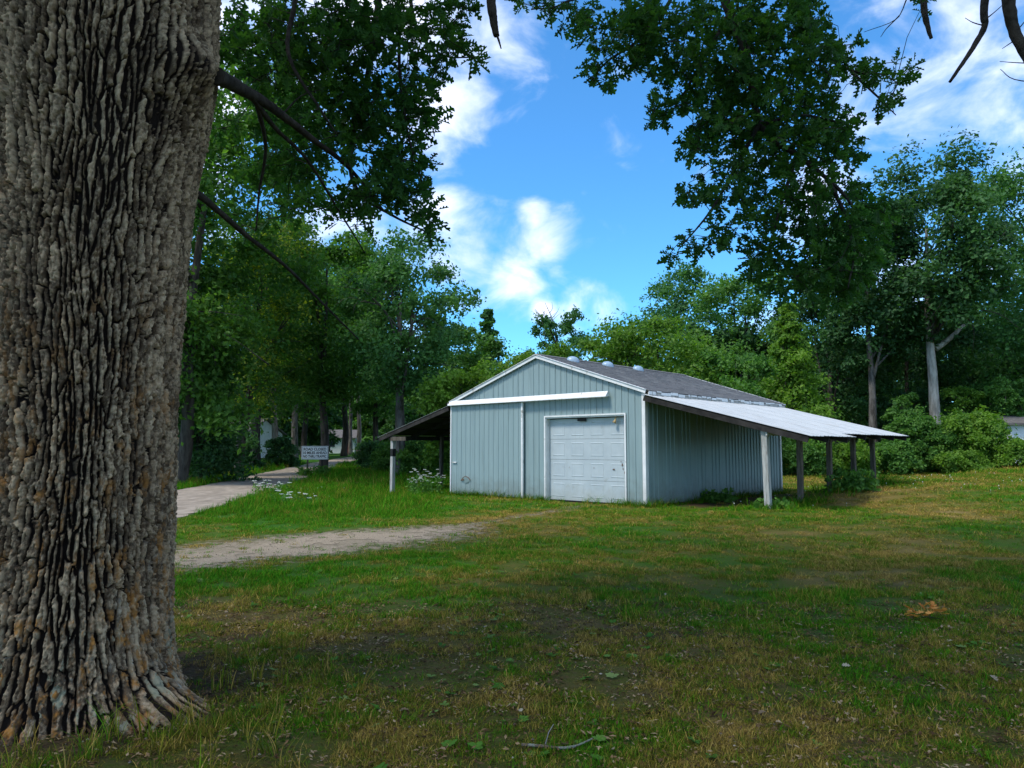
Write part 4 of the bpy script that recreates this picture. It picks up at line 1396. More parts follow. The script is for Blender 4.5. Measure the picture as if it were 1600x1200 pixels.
tree('maple', 'dark tree filling the gap right of the pale trunk under the big crown', 'tree', at(1545, 64), top(430, 64), 2.0, 6.0, 'oak', 'dark', 'bark_dark', .3, 20, 16, 44, .32, 23, TREES_RIGHT, limbs=8)
tree('maple', 'dark low tree behind the slim grey trunk', 'tree', at(1420, 60), top(470, 60), 1.0, 5.0, 'oak', 'dark', 'bark_dark', .3, 20, 16, 44, .32, 24, TREES_RIGHT, limbs=8)
# --- middle and left
tree('cottonwood', 'tall airy tree with forked trunk behind the left lean-to', 'tree', at(622, 43), top(352, 43), 4.6, 4.0, 'tall', 'teal', 'bark_grey', .36, 24, 15, 38, .25, 31, TREES_LEFT, limbs=18, lean=(.2, 0), trunk_top=.7)
tree('spruce', 'dark pointed tree between the airy tree and the barn gable', 'tree', at(762, 60), top(490, 60), 1.5, 3.6, 'cone', 'teal', 'bark_dark', .2, 26, 12, 34, .3, 32, TREES_LEFT, limbs=8)
tree('maple', 'dark green tree right beside the pointed one', 'tree', at(715, 56), top(485, 56), 1.5, 3.4, 'tall', 'mid', 'bark_dark', .2, 20, 15, 42, .28, 33, TREES_LEFT, limbs=8)
tree('willow', 'rounded light green tree above the left lean-to roof', 'tree', at(722, 39), top(556, 39), .7, 2.3, 'oak', 'bright', 'bark_dark', .12, 18, 15, 44, .21, 34, TREES_LEFT, limbs=5)
tree('maple', 'maple with backlight painted into yellow leaves, hanging over the road', 'tree', at(376, 43), top(325, 43), 4.0, 4.6, 'oak', 'yellow', 'bark_dark', .3, 22, 16, 50, .22, 35, TREES_LEFT, limbs=12, lean=(1.6, -1.0))
tree('maple', 'tall dark maple right behind the big oak trunk', 'tree', at(282, 34), top(40, 34), 3.6, 5.6, 'tall', 'leafy', 'bark_dark', .34, 28, 16, 58, .27, 36, TREES_LEFT, limbs=14, lean=(2.0, -1.0))
tree('maple', 'dark tree with twin trunks on the far verge of the road', 'tree', at(402, 56), top(330, 56), 5.5, 6.0, 'oak', 'dark', 'bark_dark', .42, 26, 16, 46, .30, 37, TREES_LEFT, limbs=12)
tree('pine', 'tan-barked tree beside the twin-trunked one on the verge', 'tree', at(427, 60), top(360, 60), 7.5, 4.0, 'tall', 'dark', 'bark_tan', .30, 20, 14, 40, .30, 38, TREES_LEFT, limbs=8)
tree('oak', 'dark straight trunk beyond the sign at the bend of the road', 'tree', at(538, 84), top(380, 84), 8.5, 6.5, 'oak', 'dark', 'bark_dark', .38, 24, 16, 44, .36, 39, TREES_LEFT, limbs=10)
tree('oak', 'pale grey trunk just right of the dark trunk at the bend', 'tree', at(549, 92), top(400, 92), 9.5, 5.0, 'tall', 'mid', 'bark_grey', .27, 18, 14, 40, .38, 40, TREES_LEFT, limbs=8)
tree('pine', 'tan trunk at the end of the visible road', 'tree', at(560, 88), top(420, 88), 9.0, 4.8, 'tall', 'mid', 'bark_tan', .30, 18, 14, 40, .36, 41, TREES_LEFT, limbs=8)
tree('oak', 'brown double trunk directly behind the left edge of the sign', 'tree', at(463, 72), top(390, 72), 7.5, 5.5, 'oak', 'mid', 'bark_grey', .36, 22, 15, 42, .34, 42, TREES_LEFT, limbs=8)
tree('maple', 'dark leafy tree over the road sign', 'tree', at(476, 80), top(430, 80), 5.5, 5.0, 'oak', 'dark', 'bark_dark', .34, 22, 15, 42, .33, 43, TREES_LEFT, limbs=8)
tree('maple', 'thin dark tree past the bend, nearest the airy tree', 'tree', at(588, 78), top(470, 78), 5.0, 5.0, 'oak', 'mid', 'bark_dark', .36, 20, 15, 42, .33, 44, TREES_LEFT, limbs=8)
tree('cedar', 'black-green low cedar against the big oak trunk beside the road', 'tree', at(316, 37), top(440, 37), .3, 2.7, 'cone', 'dark', 'bark_dark', .2, 30, 14, 44, .21, 45, TREES_LEFT, limbs=6)
tree('maple', 'leafy tree filling the gap between the maple and the airy tree', 'tree', at(505, 47), top(318, 47), 4.2, 4.2, 'tall', 'leafy', 'bark_dark', .3, 24, 15, 44, .26, 46, TREES_LEFT, limbs=10)

tree('sapling', 'tall loose sapling rising behind the large light green bush', 'tree', at(1512, 50), 6.4, .6, 1.7, 'tall', 'bright', 'bark_dark', .07, 16, 13, 34, .2, 71, TREES_RIGHT, limbs=8)
tree('sapling', 'ragged sapling between the slim grey trunk and the pale trunk', 'tree', at(1415, 50), 5.6, .5, 1.6, 'sparse', 'mid', 'bark_dark', .07, 18, 12, 34, .2, 72, TREES_RIGHT, limbs=8)
tree('sapling', 'dark sapling leaning at the right edge above the white wall', 'tree', at(1592, 49), 6.2, 2.2, 1.7, 'tall', 'mid', 'bark_dark', .08, 16, 13, 34, .2, 73, TREES_RIGHT, limbs=8, lean=(-.8, 0))
# --- bushes
BR, BLF = 'bushes at the edge of the field', 'bushes beside the gravel road'
tree('bush', 'large light green bush in front of the white wall at the right edge', 'bush', at(1524, 45), 4.0, .2, 2.3, 'bush', 'bright', None, 0, 22, 16, 42, .19, 51, BR)
tree('bush', 'mid green bush left of the pale oak trunk', 'bush', at(1418, 46), 3.9, .2, 1.6, 'bush', 'mid', None, 0, 18, 16, 40, .19, 52, BR)
tree('bush', 'young bush hiding the foot of the pale trunk', 'bush', at(1464, 45.5), 3.1, .2, 1.3, 'bush', 'mid', None, 0, 16, 14, 38, .19, 63, BR)
tree('bush', 'low scrub bush just right of the last lean-to post', 'bush', at(1390, 45), 2.1, .1, 1.7, 'bush', 'mid', None, 0, 16, 14, 36, .17, 53, BR)
tree('bush', 'low bush seen between the third and fourth lean-to posts', 'bush', at(1318, 44), 1.9, .1, 1.8, 'bush', 'bright', None, 0, 16, 14, 36, .17, 54, BR)
tree('bush', 'low bush seen behind the second lean-to post', 'bush', at(1252, 43), 2.0, .1, 1.6, 'bush', 'mid', None, 0, 16, 14, 36, .17, 55, BR)
tree('bush', 'yellow-green scrub at the foot of the large light bush', 'bush', at(1500, 43.5), 1.5, .1, 1.5, 'bush', 'bright', None, 0, 14, 14, 34, .15, 56, BR)
tree('bush', 'yellow-green scrub under the white wall at the right edge', 'bush', at(1585, 43), 1.7, .1, 1.5, 'bush', 'bright', None, 0, 14, 14, 34, .15, 57, BR)
tree('bush', 'dark bush where the road goes out of sight', 'bush', at(585, 52), 2.0, .1, 1.5, 'bush', 'dark', None, 0, 16, 14, 38, .16, 58, BLF)
tree('bush', 'leafy bush just left of the black-banded post', 'bush', at(617, 46), 2.0, .1, 1.5, 'bush', 'mid', None, 0, 16, 14, 38, .16, 59, BLF)
tree('bush', 'leafy bush seen under the left lean-to roof', 'bush', at(665, 43), 2.2, .1, 1.7, 'bush', 'mid', None, 0, 18, 14, 38, .16, 60, BLF)
tree('bush', 'dark undergrowth bush between the cedar and the twin trunks', 'bush', at(368, 50), 2.6, .1, 1.9, 'bush', 'dark', None, 0, 18, 14, 38, .18, 61, BLF)
tree('bush', 'dark bush hugging the foot of the tan-barked tree', 'bush', at(440, 56), 2.4, .1, 1.3, 'bush', 'dark', None, 0, 14, 14, 34, .18, 62, BLF)


def build_forest():
    """The wood behind: reads as one mass."""
    r = np.random.default_rng(99)
    src = []
    for k in range(4):
        rr = np.random.default_rng(700 + k)
        C, var, out, lobes = crown_points(rr, 15, 1.0, 4.6, 'oak', 20, 12, 26, .6)
        V, Q, va = leaf_quads(C, var, .5, rr, .5, out)
        nb = len(V)
        mb = MB(); random.seed(k)
        mb.tube(curve_pts([(0, 0, -.5), (.2, 0, 5), (0, .2, 11)], 4), [.3, .28, .27, .25, .24, .22, .2, .15, .1][:9], 7)
        me = np_mesh('wood_tree', np.concatenate([V, np.array(mb.v)]), Q, False, {'var': np.concatenate([va, np.zeros(len(mb.v))])})
        me.materials.append(LEAF['dark'] if k % 2 else LEAF['mid'])
        src.append(me)
    pts = []
    for i in range(46):          # behind the field on the right
        x = r.uniform(6, 90); y = r.uniform(62, 92)
        if 800 + F * x / y < 1090:
            continue
        pts.append((x, y, r.uniform(.75, 1.05)))
    for i in range(10):
        x = r.uniform(1, 16); y = r.uniform(66, 90)
        pts.append((x, y, r.uniform(.42, .55)))
    for i in range(34):          # beyond the road on the left
        x = r.uniform(-75, -26); y = r.uniform(58, 120)
        pts.append((x, y, r.uniform(.8, 1.1)))
    for i in range(44):
        x = r.uniform(-48, -4); y = r.uniform(128, 165)
        pts.append((x, y, r.uniform(.8, 1.1)))
    for i in range(26):
        x = r.uniform(-16, -6); y = r.uniform(105, 135)
        pts.append((x, y, r.uniform(.7, 1.0)))
    P = np.array(pts); n = len(P)
    o = scatter('forest', np.stack([P[:, 0], P[:, 1], H(P[:, 0], P[:, 1])], -1), src, LEAF['dark'], np.stack([np.zeros(n), np.zeros(n), r.uniform(0, 6.28, n)], -1),
                np.stack([P[:, 2]] * 3, -1), r.integers(0, 4, n), np.zeros(n), 'dense wood of dark trees closing off the field and the road', 'wood')


build_forest()


# ------------------------------------------------------------------ houses and van far off between the trees
def build_house(name, label, u, d, w, dp, h, rz, m, roofh=1.3, door=False, wins=2):
    x, y = at(u, d)
    t = thing(name, label, 'house', (x, y, h1(x, y)), rz)
    wall = MB().box(-w / 2, w / 2, 0, dp, -.3, h)
    wall.add([(-w / 2, 0, h), (-w / 2, dp, h), (-w / 2, dp / 2, h + roofh), (w / 2, 0, h), (w / 2, dp, h), (w / 2, dp / 2, h + roofh)], [(0, 2, 1), (3, 4, 5)])
    for k in range(int(h / .22)):
        wall.box(-w / 2 - .012, w / 2 + .012, -.02, -.001, k * .22, k * .22 + .2)
    wall.obj('wall', m, t)
    rf = MB()
    for s in (0, 1):
        ye = -.4 if s == 0 else dp + .4
        ze = h - .4 * roofh / (dp / 2)
        rf.add([(-w / 2 - .3, ye, ze + .03), (w / 2 + .3, ye, ze + .03), (w / 2 + .3, dp / 2, h + roofh + .03), (-w / 2 - .3, dp / 2, h + roofh + .03),
                (-w / 2 - .3, ye, ze + .15), (w / 2 + .3, ye, ze + .15), (w / 2 + .3, dp / 2, h + roofh + .15), (-w / 2 - .3, dp / 2, h + roofh + .15)],
               [(0, 1, 5, 4), (1, 2, 6, 5), (3, 0, 4, 7), (4, 5, 6, 7), (0, 3, 2, 1)])
    rf.obj('roof', M['house_roof'], t)
    for k in range(wins):
        xc = -w / 2 + (k + .7) * w / (wins + .4)
        f = MB().box(xc - .5, xc + .5, -.06, -.022, .95, 2.05).obj('window', M['trim'], t)
        MB().box(xc - .42, xc + .42, -.075, -.062, 1.03, 1.97).obj('pane', M['glass'], f)
    if door:
        MB().box(w / 2 - 1.5, w / 2 - .6, -.06, -.022, 0, 2.05).obj('door', M['red'], t)


build_house('house', 'white clapboard house glimpsed behind the dark verge trees', 352, 74, 4.8, 7, 2.6, R(-12), M['house_white'], 1.4, False, 2)
build_house('house', 'small grey-white house with red door at the bend beyond the sign', 520, 118, 7.0, 6, 2.5, R(8), M['house_white'], 1.2, True, 1)
build_house('house', 'white-walled house at the right edge behind the light bush', 1634, 46.5, 4.2, 5, 2.6, R(-8), M['house_white'], .6, False, 1)


def build_van():
    x, y = at(450, 98)
    t = thing('parked_van', 'white van parked between the trunks left of the road sign', 'van', (x, y, h1(x, y)), R(12))
    prof = [(-2.3, .35), (-2.3, .95), (-1.5, 1.15), (-.95, 1.75), (2.2, 1.8), (2.35, 1.0), (2.35, .35)]
    mb = MB(); n = len(prof)
    mb.add([(a, s * .88, z) for s in (-1, 1) for (a, z) in prof], [tuple(range(n)), tuple(range(2 * n - 1, n - 1, -1))] + [(i, n + i, n + (i + 1) % n, (i + 1) % n) for i in range(n)])
    bevel(mb.obj('body', M['van_paint'], t), .06, 2)
    for (a, b) in ((-1.0, -.1), (.0, 1.0), (1.1, 2.0)):
        MB().box(a, b, -.90, -.885, 1.12, 1.6).obj('window', M['glass'], t)
    for a in (-1.45, 1.45):
        for s in (-1, 1):
            w = MB().tube([(a, s * .68, .33), (a, s * .9, .33)], [.33, .33], 14).obj('wheel', M['tyre'], t)
            MB().tube([(a, s * .9, .33), (a, s * .915, .33)], [.18, .17], 10).obj('rim', M['trim'], w)


build_van()


def build_utility_post():
    x, y = at(437, 90)
    t = thing('utility_pole', 'thin white pole standing between the trunks near the van', 'pole', (x, y, h1(x, y)))
    MB().tube([(0, 0, -.3), (0, 0, 3.2)], [.10, .09], 10).obj('pole', M['trim'], t)
    MB().tube([(0, 0, 3.2), (0, 0, 3.28)], [.13, .04], 10).obj('cap', M['trim'], t)


build_utility_post()


# ------------------------------------------------------------------ wildflowers and weeds by the posts
def umbel_plant(name, label, u, v_base_d, count, spread, hmin, hmax, seed, group=None, white=True):
    r = np.random.default_rng(seed); random.seed(seed)
    x, y = at(u, v_base_d)
    t = thing(name, label, 'wildflowers' if white else 'weeds', (x, y, h1(x, y)), 0, group)
    st, fl, lf = MB(), MB(), []
    for k in range(count):
        a = r.uniform(0, 6.28); q = spread * math.sqrt(r.uniform())
        bx, by = q * math.cos(a), q * math.sin(a) * .7
        h = r.uniform(hmin, hmax)
        tip = Vector((bx + r.uniform(-.12, .12), by + r.uniform(-.12, .12), h))
        st.tube([(bx, by, -.05), Vector((bx, by, h * .5)).lerp(tip, .3), tip], [.006, .005, .004], 4, False)
        if white:
            rad = r.uniform(.035, .08)
            n = 9
            c = tip + Vector((0, 0, .0))
            for j in range(n):
                b = 2 * math.pi * j / n
                q2 = rad * r.uniform(.45, 1.0)
                p = c + Vector((q2 * math.cos(b), q2 * math.sin(b), r.uniform(0, .015)))
                s = rad * .33
                fl.add([p + Vector((s * math.cos(w), s * math.sin(w), .01 * math.cos(3 * w))) for w in (0, 1.05, 2.1, 3.14, 4.19, 5.24)], [(0, 1, 2, 3, 4, 5)])
        n = 8 if white else 26
        zz = r.uniform(.05, .85, n) * h
        aa = r.uniform(0, 6.28, n)
        rr_ = r.uniform(.02, .12 if white else .22, n)
        base = np.array([bx, by, 0])
        lf.append(np.stack([base[0] + rr_ * np.cos(aa), base[1] + rr_ * np.sin(aa), zz], -1))
    st.obj('stem', LEAF['mid'], t)
    C = np.concatenate(lf)
    V, Q, va = leaf_quads(C, r.uniform(.2, .9, len(C)), .10 if white else .13, r, .3)
    link('leaves', np_mesh('leaves', V, Q, False, {'var': va}), LEAF['mid'], t)
    if white:
        fl.obj('flower_heads', surf('umbel_white', (.62, .63, .55), (.76, .76, .68), 9, .8), t)


umbel_plant('wildflower_clump', 'white flowering weed clump under the left lean-to by the post', 662, 27.0, 46, .75, .45, 1.0, 501, 'white wildflower clumps')
umbel_plant('wildflower_clump', 'white flowers on the grass verge beside the gravel road', 424, 27.5, 26, .75, .15, .45, 502, 'white wildflower clumps')
umbel_plant('wildflower_clump', 'sparse white flowers in the ditch below the roadside flowers', 465, 22.5, 16, .7, .15, .4, 503, 'white wildflower clumps')
umbel_plant('weed_clump', 'tall green weeds round the fourth post of the right lean-to', 1322, 21.6, 40, .75, .25, .75, 504, 'weed clumps', False)
umbel_plant('weed_clump', 'green weeds at the feet of the road sign posts', 490, 43.5, 40, 1.0, .25, .75, 505, 'weed clumps', False)
umbel_plant('weed_clump', 'weeds against the barn wall in the shade of the right lean-to', 1118, 23.0, 18, .5, .15, .5, 506, 'weed clumps', False)
umbel_plant('weed_clump', 'small weeds round the pale front post of the right lean-to', 1205, 18.6, 14, .35, .08, .3, 507, 'weed clumps', False)


# ------------------------------------------------------------------ the big oak in front
OX, OY = -2.95, 5.0


def cell_edges(u, v, per, seed, jit=.8):
    """Distance to the borders of irregular cells (F2 - F1) and a tone per cell."""
    iu, iv = np.floor(u), np.floor(v)
    d1 = np.full(u.shape, 9.0); d2 = np.full(u.shape, 9.0); idc = np.zeros(u.shape)
    for a in (-1, 0, 1):
        for b in (-2, -1, 0, 1, 2):
            cu, cv = iu + a, iv + b
            wu = np.mod(cu, per)
            px = cu + .5 + jit * (_hash(wu, cv, seed) - .5)
            py = cv + .5 + jit * (_hash(wu, cv, seed + 1) - .5) + .5 * np.mod(wu, 2)
            d = np.hypot(u - px, v - py)
            h = _hash(wu, cv, seed + 2)
            closer = d < d1
            d2 = np.where(closer, d1, np.minimum(d2, d))
            idc = np.where(closer, h, idc)
            d1 = np.where(closer, d, d1)
    return d2 - d1, idc


def build_oak():
    t = thing('oak_tree', 'massive old oak with deeply furrowed bark filling the left side', 'tree', (OX, OY, h1(OX, OY)))
    g = h1(OX, OY)
    # ---- trunk with real bark relief
    to_cam = math.atan2(-OY, -OX)
    fine = np.linspace(to_cam - 1.55, to_cam + 1.55, 350)
    coarse = np.linspace(to_cam + 1.55, to_cam - 1.55 + 2 * math.pi, 92)[1:-1]
    A = np.concatenate([fine, coarse])
    Z = np.concatenate([np.arange(-.12, 5.0, .0072), np.arange(5.0, 7.4, .05)])
    AA, ZZ = np.meshgrid(A, Z)
    th = np.mod(AA, 2 * math.pi)
    per = 78                                    # ridges round the trunk
    uu = th / (2 * math.pi) * per
    per2 = 2 * math.pi

    def cn(freq, zf, seed):                     # noise that closes round the trunk
        return vnoise(th / per2 * freq, ZZ * zf, seed, per=freq) - .5
    knob_a = math.atan2(-.35, 1.0)
    da = (th - knob_a + math.pi) % per2 - math.pi
    kn = np.exp(-((da * .7) / .16) ** 2 - ((ZZ - 4.18) / .17) ** 2)
    kn_wide = np.exp(-((da * .7) / .36) ** 2 - ((ZZ - 4.15) / .42) ** 2)
    scar_a = to_cam + .12
    ds = (th - scar_a + math.pi) % per2 - math.pi
    scar = np.exp(-((ds * .7) / .20) ** 2 - ((ZZ - 3.55) / .28) ** 2)
    swirl = np.clip(kn_wide + scar, 0, 1)
    warp_u = 1.5 * cn(9, .7, 5) + .9 * cn(24, 1.8, 6) + .42 * cn(70, 5, 7) + .30 * cn(170, 14, 17) + .10 * cn(320, 30, 19) + .8 * kn_wide * np.sin(ZZ * 5) + 1.3 * scar * (ds * 3)
    warp_v = 1.0 * cn(24, 3, 8) + .35 * cn(90, 9, 9)
    uw, vw = uu + warp_u, ZZ * 3.1 + warp_v
    e1, id1 = cell_edges(uw, vw, per, 301)
    arc = A * .64
    gz, ga = np.gradient(e1, Z, arc)
    gl = np.hypot(gz, ga) + 1e-6
    across = np.abs(gz) / gl                       # 1 where the crack runs level
    dist = e1 / np.maximum(gl, 6.0)
    wid = .0245 * (1 + 1.1 * cn(40, 5, 13) + .8 * cn(150, 24, 14)) * (1 - .66 * across ** 2)
    ridge = sstep(.36, .92, dist / np.maximum(wid, .003))
    e2, id2 = cell_edges(uu * 1.75 + warp_u * 1.75 + .6 * cn(120, 16, 18), ZZ * 19 + warp_v * 2.5, 112, 331)
    gz2, ga2 = np.gradient(e2, Z, arc)
    d2_ = e2 / np.maximum(np.hypot(gz2, ga2), 8.0)
    plate = sstep(.15, 1.0, d2_ / .008)
    fineN = cn(230, 42, 51) + .7 * cn(460, 90, 52)
    flake = cell_edges(uu * 5 + 2 * cn(80, 12, 57), ZZ * 34 + 2 * cn(70, 15, 58), 310, 361)[1] - .5
    hgt = ridge * (.56 + .26 * plate + .24 * (id1 - .5) + .15 * flake) + (.20 * fineN + .12 * cn(110, 30, 53)) * (.25 + .75 * ridge)
    depth = .060 * (1 - .45 * scar)
    root = np.clip(np.cos(th * 5 + .8), 0, 1) ** 1.5
    base_r = .60 - .012 * sstep(.8, 2.4, ZZ) + .02 * sstep(2.0, 3.0, ZZ) + .13 * sstep(2.9, 4.5, ZZ) + .10 * np.exp(-np.maximum(ZZ, 0) / .17) * (.65 + .7 * root) + .09 * np.exp(-np.maximum(ZZ, 0) / .55)
    base_r = base_r + .05 * cn(5, .7, 61) + .15 * kn + .07 * kn_wide + .02 * scar
    dspur = (th - math.radians(-24) + math.pi) % per2 - math.pi
    base_r = base_r + .40 * np.exp(-(dspur / .36) ** 2) * np.exp(-np.maximum(ZZ, 0) / .15)
    base_r = base_r * (1 - .25 * sstep(5.3, 7.4, ZZ))
    rr = base_r + depth * (hgt - .7)
    # the trunk leans a touch to the right as it rises
    X = rr * np.cos(AA) + .03 * ZZ * .3
    Y = rr * np.sin(AA)
    V = np.stack([X, Y, ZZ], -1).reshape(-1, 3)
    na, nz = len(A), len(Z)
    i = np.arange(na * nz).reshape(nz, na)
    nxt = np.roll(i, -1, axis=1)
    Q = np.stack([i[:-1], nxt[:-1], nxt[1:], i[1:]], -1).reshape(-1, 4)
    me = np_mesh('trunk', V, Q, True, {'height': hgt.ravel(), 'plate': id1.ravel() * .35 + id2.ravel() * .30 + (flake.ravel() + .5) * .35})
    m, nt, p, out = new_mat('oak_bark')
    N, L = nt.nodes.new, nt.links.new
    ah = N('ShaderNodeAttribute'); ah.attribute_name = 'height'
    ap = N('ShaderNodeAttribute'); ap.attribute_name = 'plate'
    tc = N('ShaderNodeTexCoord')
    tone = N('ShaderNodeValToRGB')
    tone.color_ramp.elements[0].position = .22; tone.color_ramp.elements[0].color = (.085, .060, .038, 1)
    tone.color_ramp.elements[1].position = .95; tone.color_ramp.elements[1].color = (.43, .325, .205, 1)
    nf = N('ShaderNodeTexNoise'); nf.inputs['Scale'].default_value = 46; nf.inputs['Detail'].default_value = 9; nf.inputs['Roughness'].default_value = .78
    L(tc.outputs['Object'], nf.inputs['Vector'])
    av = N('ShaderNodeMath'); av.operation = 'MULTIPLY_ADD'; L(nf.outputs['Fac'], av.inputs[0]); av.inputs[1].default_value = 2.0
    sb = N('ShaderNodeMath'); sb.operation = 'MULTIPLY_ADD'; L(ap.outputs['Fac'], sb.inputs[0]); sb.inputs[1].default_value = 1.5; sb.inputs[2].default_value = -1.25
    L(sb.outputs[0], av.inputs[2]); L(av.outputs[0], tone.inputs[0])
    # furrows go near black: crevice shade put into the bark colour
    fur = N('ShaderNodeMapRange'); L(ah.outputs['Fac'], fur.inputs[0]); fur.inputs[1].default_value = .12; fur.inputs[2].default_value = .46
    mxf = N('ShaderNodeMix'); mxf.data_type = 'RGBA'; L(fur.outputs[0], mxf.inputs[0]); mxf.inputs[6].default_value = (.014, .010, .008, 1); L(tone.outputs[0], mxf.inputs[7])

    def patch(scale, lo, hi, seed_off, zlo, zhi, colr, prev, gain=1.0, ridge_only=True):
        mp = N('ShaderNodeMapping'); mp.inputs['Location'].default_value = seed_off; mp.inputs['Scale'].default_value = (1, 1, .6)
        L(tc.outputs['Object'], mp.inputs['Vector'])
        n = N('ShaderNodeTexNoise'); n.inputs['Scale'].default_value = scale; n.inputs['Detail'].default_value = 8; n.inputs['Roughness'].default_value = .66
        L(mp.outputs[0], n.inputs['Vector'])
        r_ = N('ShaderNodeMapRange'); L(n.outputs['Fac'], r_.inputs[0]); r_.inputs[1].default_value = lo; r_.inputs[2].default_value = hi
        sep = N('ShaderNodeSeparateXYZ'); L(tc.outputs['Object'], sep.inputs[0])
        zr = N('ShaderNodeMapRange'); L(sep.outputs['Z'], zr.inputs[0]); zr.inputs[1].default_value = zhi; zr.inputs[2].default_value = zlo
        q = N('ShaderNodeMath'); q.operation = 'MULTIPLY'; L(r_.outputs[0], q.inputs[0]); L(zr.outputs[0], q.inputs[1])
        q2 = N('ShaderNodeMath'); q2.operation = 'MULTIPLY'; L(q.outputs[0], q2.inputs[0])
        if ridge_only:
            L(fur.outputs[0], q2.inputs[1])
        else:
            q2.inputs[1].default_value = 1
        q3 = N('ShaderNodeMath'); q3.operation = 'MULTIPLY'; L(q2.outputs[0], q3.inputs[0]); q3.inputs[1].default_value = gain
        mx = N('ShaderNodeMix'); mx.data_type = 'RGBA'; L(q3.outputs[0], mx.inputs[0]); L(prev, mx.inputs[6]); mx.inputs[7].default_value = (*colr, 1)
        return mx.outputs[2]
    c = mxf.outputs[2]
    c = patch(10, .53, .63, (3, 7, 1), .6, 3.2, (.34, .15, .03), c, .85)
    c = patch(7, .56, .66, (23, 4, 9), -.2, 1.2, (.30, .12, .03), c, .6)          # rust-orange lichen
    c = patch(8, .58, .68, (13, 2, 5), 2.4, 5.5, (.25, .13, .04), c, .5)
    c = patch(6.5, .595, .62, (1, 17, 3), .3, .9, (.27, .275, .19), c, .8)         # grey-green lichen near the foot
    c = patch(16, .60, .64, (9, 1, 8), .1, 1.6, (.48, .47, .41), c, .35)             # pale flecks
    L(c, p.inputs['Base Color'])
    p.inputs['Roughness'].default_value = .92; p.inputs['Specular IOR Level'].default_value = .12
    bp = N('ShaderNodeBump'); bp.inputs['Strength'].default_value = .8; bp.inputs['Distance'].default_value = .009
    L(nf.outputs['Fac'], bp.inputs['Height']); L(bp.outputs[0], p.inputs['Normal'])
    link('trunk', me, m, t)

    O = Vector((OX, OY, g))
    loc = lambda q: Vector(q) - O
    skel = []

    def limb(name, ctrl, r0, r1, parent=t, n=9, seg=8, jag=.1, mat_=None, keep=True):
        pts = curve_pts([loc(q) for q in ctrl], seg)
        k = len(pts)
        mb = MB()
        mb.tube(pts, [r0 + (r1 - r0) * (i / (k - 1)) ** .75 for i in range(k)], n, True, jag)
        o = mb.obj(name, mat_ or M['bark_twig'], parent)
        if keep:
            skel.extend([(q, r0 + (r1 - r0) * (i / (k - 1))) for i, q in enumerate(pts)])
        return o

    # limbs above the picture from which the boughs hang
    bark2 = M['bark_dark']
    L1 = limb('limb', [(-2.7, 5.1, 5.6), (-1.2, 5.8, 8.2), (1.2, 7.2, 9.2), (3.2, 8.0, 9.0), (5.5, 9.0, 9.3), (8.5, 9.5, 10.2)], .26, .06, n=12, mat_=bark2, keep=True)
    L2 = limb('limb', [(-2.8, 5.3, 5.4), (-2.2, 6.4, 7.2), (-1.6, 7.2, 7.8), (-.6, 8.0, 8.2)], .17, .05, n=10, mat_=bark2)
    L3 = limb('limb', [(-2.9, 4.9, 6.2), (-2.2, 3.2, 9.0), (0, 1.0, 11), (3, 1.0, 12.2), (7, 4, 12.5)], .28, .06, n=10, mat_=bark2)
    L4 = limb('limb', [(-3.0, 5.0, 6.2), (-4.5, 4.0, 9.5), (-6.5, 3.5, 11.5), (-9, 4, 12)], .28, .06, n=10, mat_=bark2)
    L5 = limb('limb', [(-2.9, 5.2, 6.0), (-2.6, 6.0, 10), (-1, 7.0, 13), (1.5, 8, 14.5)], .34, .08, n=10, mat_=bark2)
    # the two branches that leave the trunk inside the picture
    limb('branch', [W(338, 118, 4.85), W(375, 138, 5.2), W(425, 168, 5.6), W(485, 215, 6.2), W(545, 262, 6.9), W(600, 330, 7.4)], .062, .012)
    limb('branch', [W(390, 146, 5.3), W(430, 200, 5.8), W(480, 250, 6.4), W(530, 330, 7.0), W(570, 395, 7.5)], .026, .006)
    limb('branch', [W(285, 285, 5.2), W(330, 320, 5.5), W(385, 368, 6.0), W(445, 415, 6.6), W(505, 475, 7.3), W(560, 530, 7.9)], .034, .007)
    # boughs hanging into view on the left
    H1 = limb('bough', [(-1.75, 7.1, 7.7), W(590, -50, 7.6), W(578, 100, 7.5), W(548, 235, 7.4), W(560, 300, 7.3), W(610, 335, 7.2), W(665, 362, 7.1)], .05, .008)
    limb('bough', [(-1.0, 7.8, 8.1), W(640, -60, 7.9), W(650, 40, 7.8), W(690, 85, 7.7), W(742, 90, 7.6)], .035, .006)
    limb('bough', [(-2.4, 6.2, 7.0), W(460, -40, 6.4), W(450, 80, 6.3), W(500, 170, 6.4), W(540, 230, 6.6)], .035, .006)
    limb('bough', [(-1.4, 7.3, 7.8), W(620, -40, 7.4), W(625, 120, 7.2), W(640, 220, 7.1), W(665, 300, 7.0)], .03, .006)
    limb('bough', [W(400, 155, 5.4), W(415, 230, 5.9), W(405, 300, 6.2), W(400, 360, 6.4)], .022, .006)
    # boughs hanging into view on the right
    limb('bough', [(2.3, 7.6, 9.1), W(1120, -60, 8.2), W(1165, 80, 8.0), W(1190, 200, 7.9), W(1250, 245, 7.8), W(1315, 300, 7.8), W(1345, 345, 7.8)], .075, .012)
    limb('bough', [W(1290, 275, 7.8), W(1318, 330, 7.75), W(1335, 385, 7.7), W(1325, 450, 7.6)], .028, .007)
    limb('bough', [(1.8, 7.4, 9.1), W(1060, -50, 8.3), W(1010, 50, 8.2), W(950, 95, 8.1), W(925, 125, 8.0)], .04, .006)
    limb('bough', [(1.2, 7.2, 9.1), W(930, -50, 8.3), W(880, 5, 8.2), W(830, 15, 8.1)], .03, .006)
    limb('bough', [(3.4, 8.1, 9.0), W(1240, -40, 8.4), W(1260, 60, 8.2), W(1330, 110, 8.0), W(1410, 115, 7.9)], .045, .007)
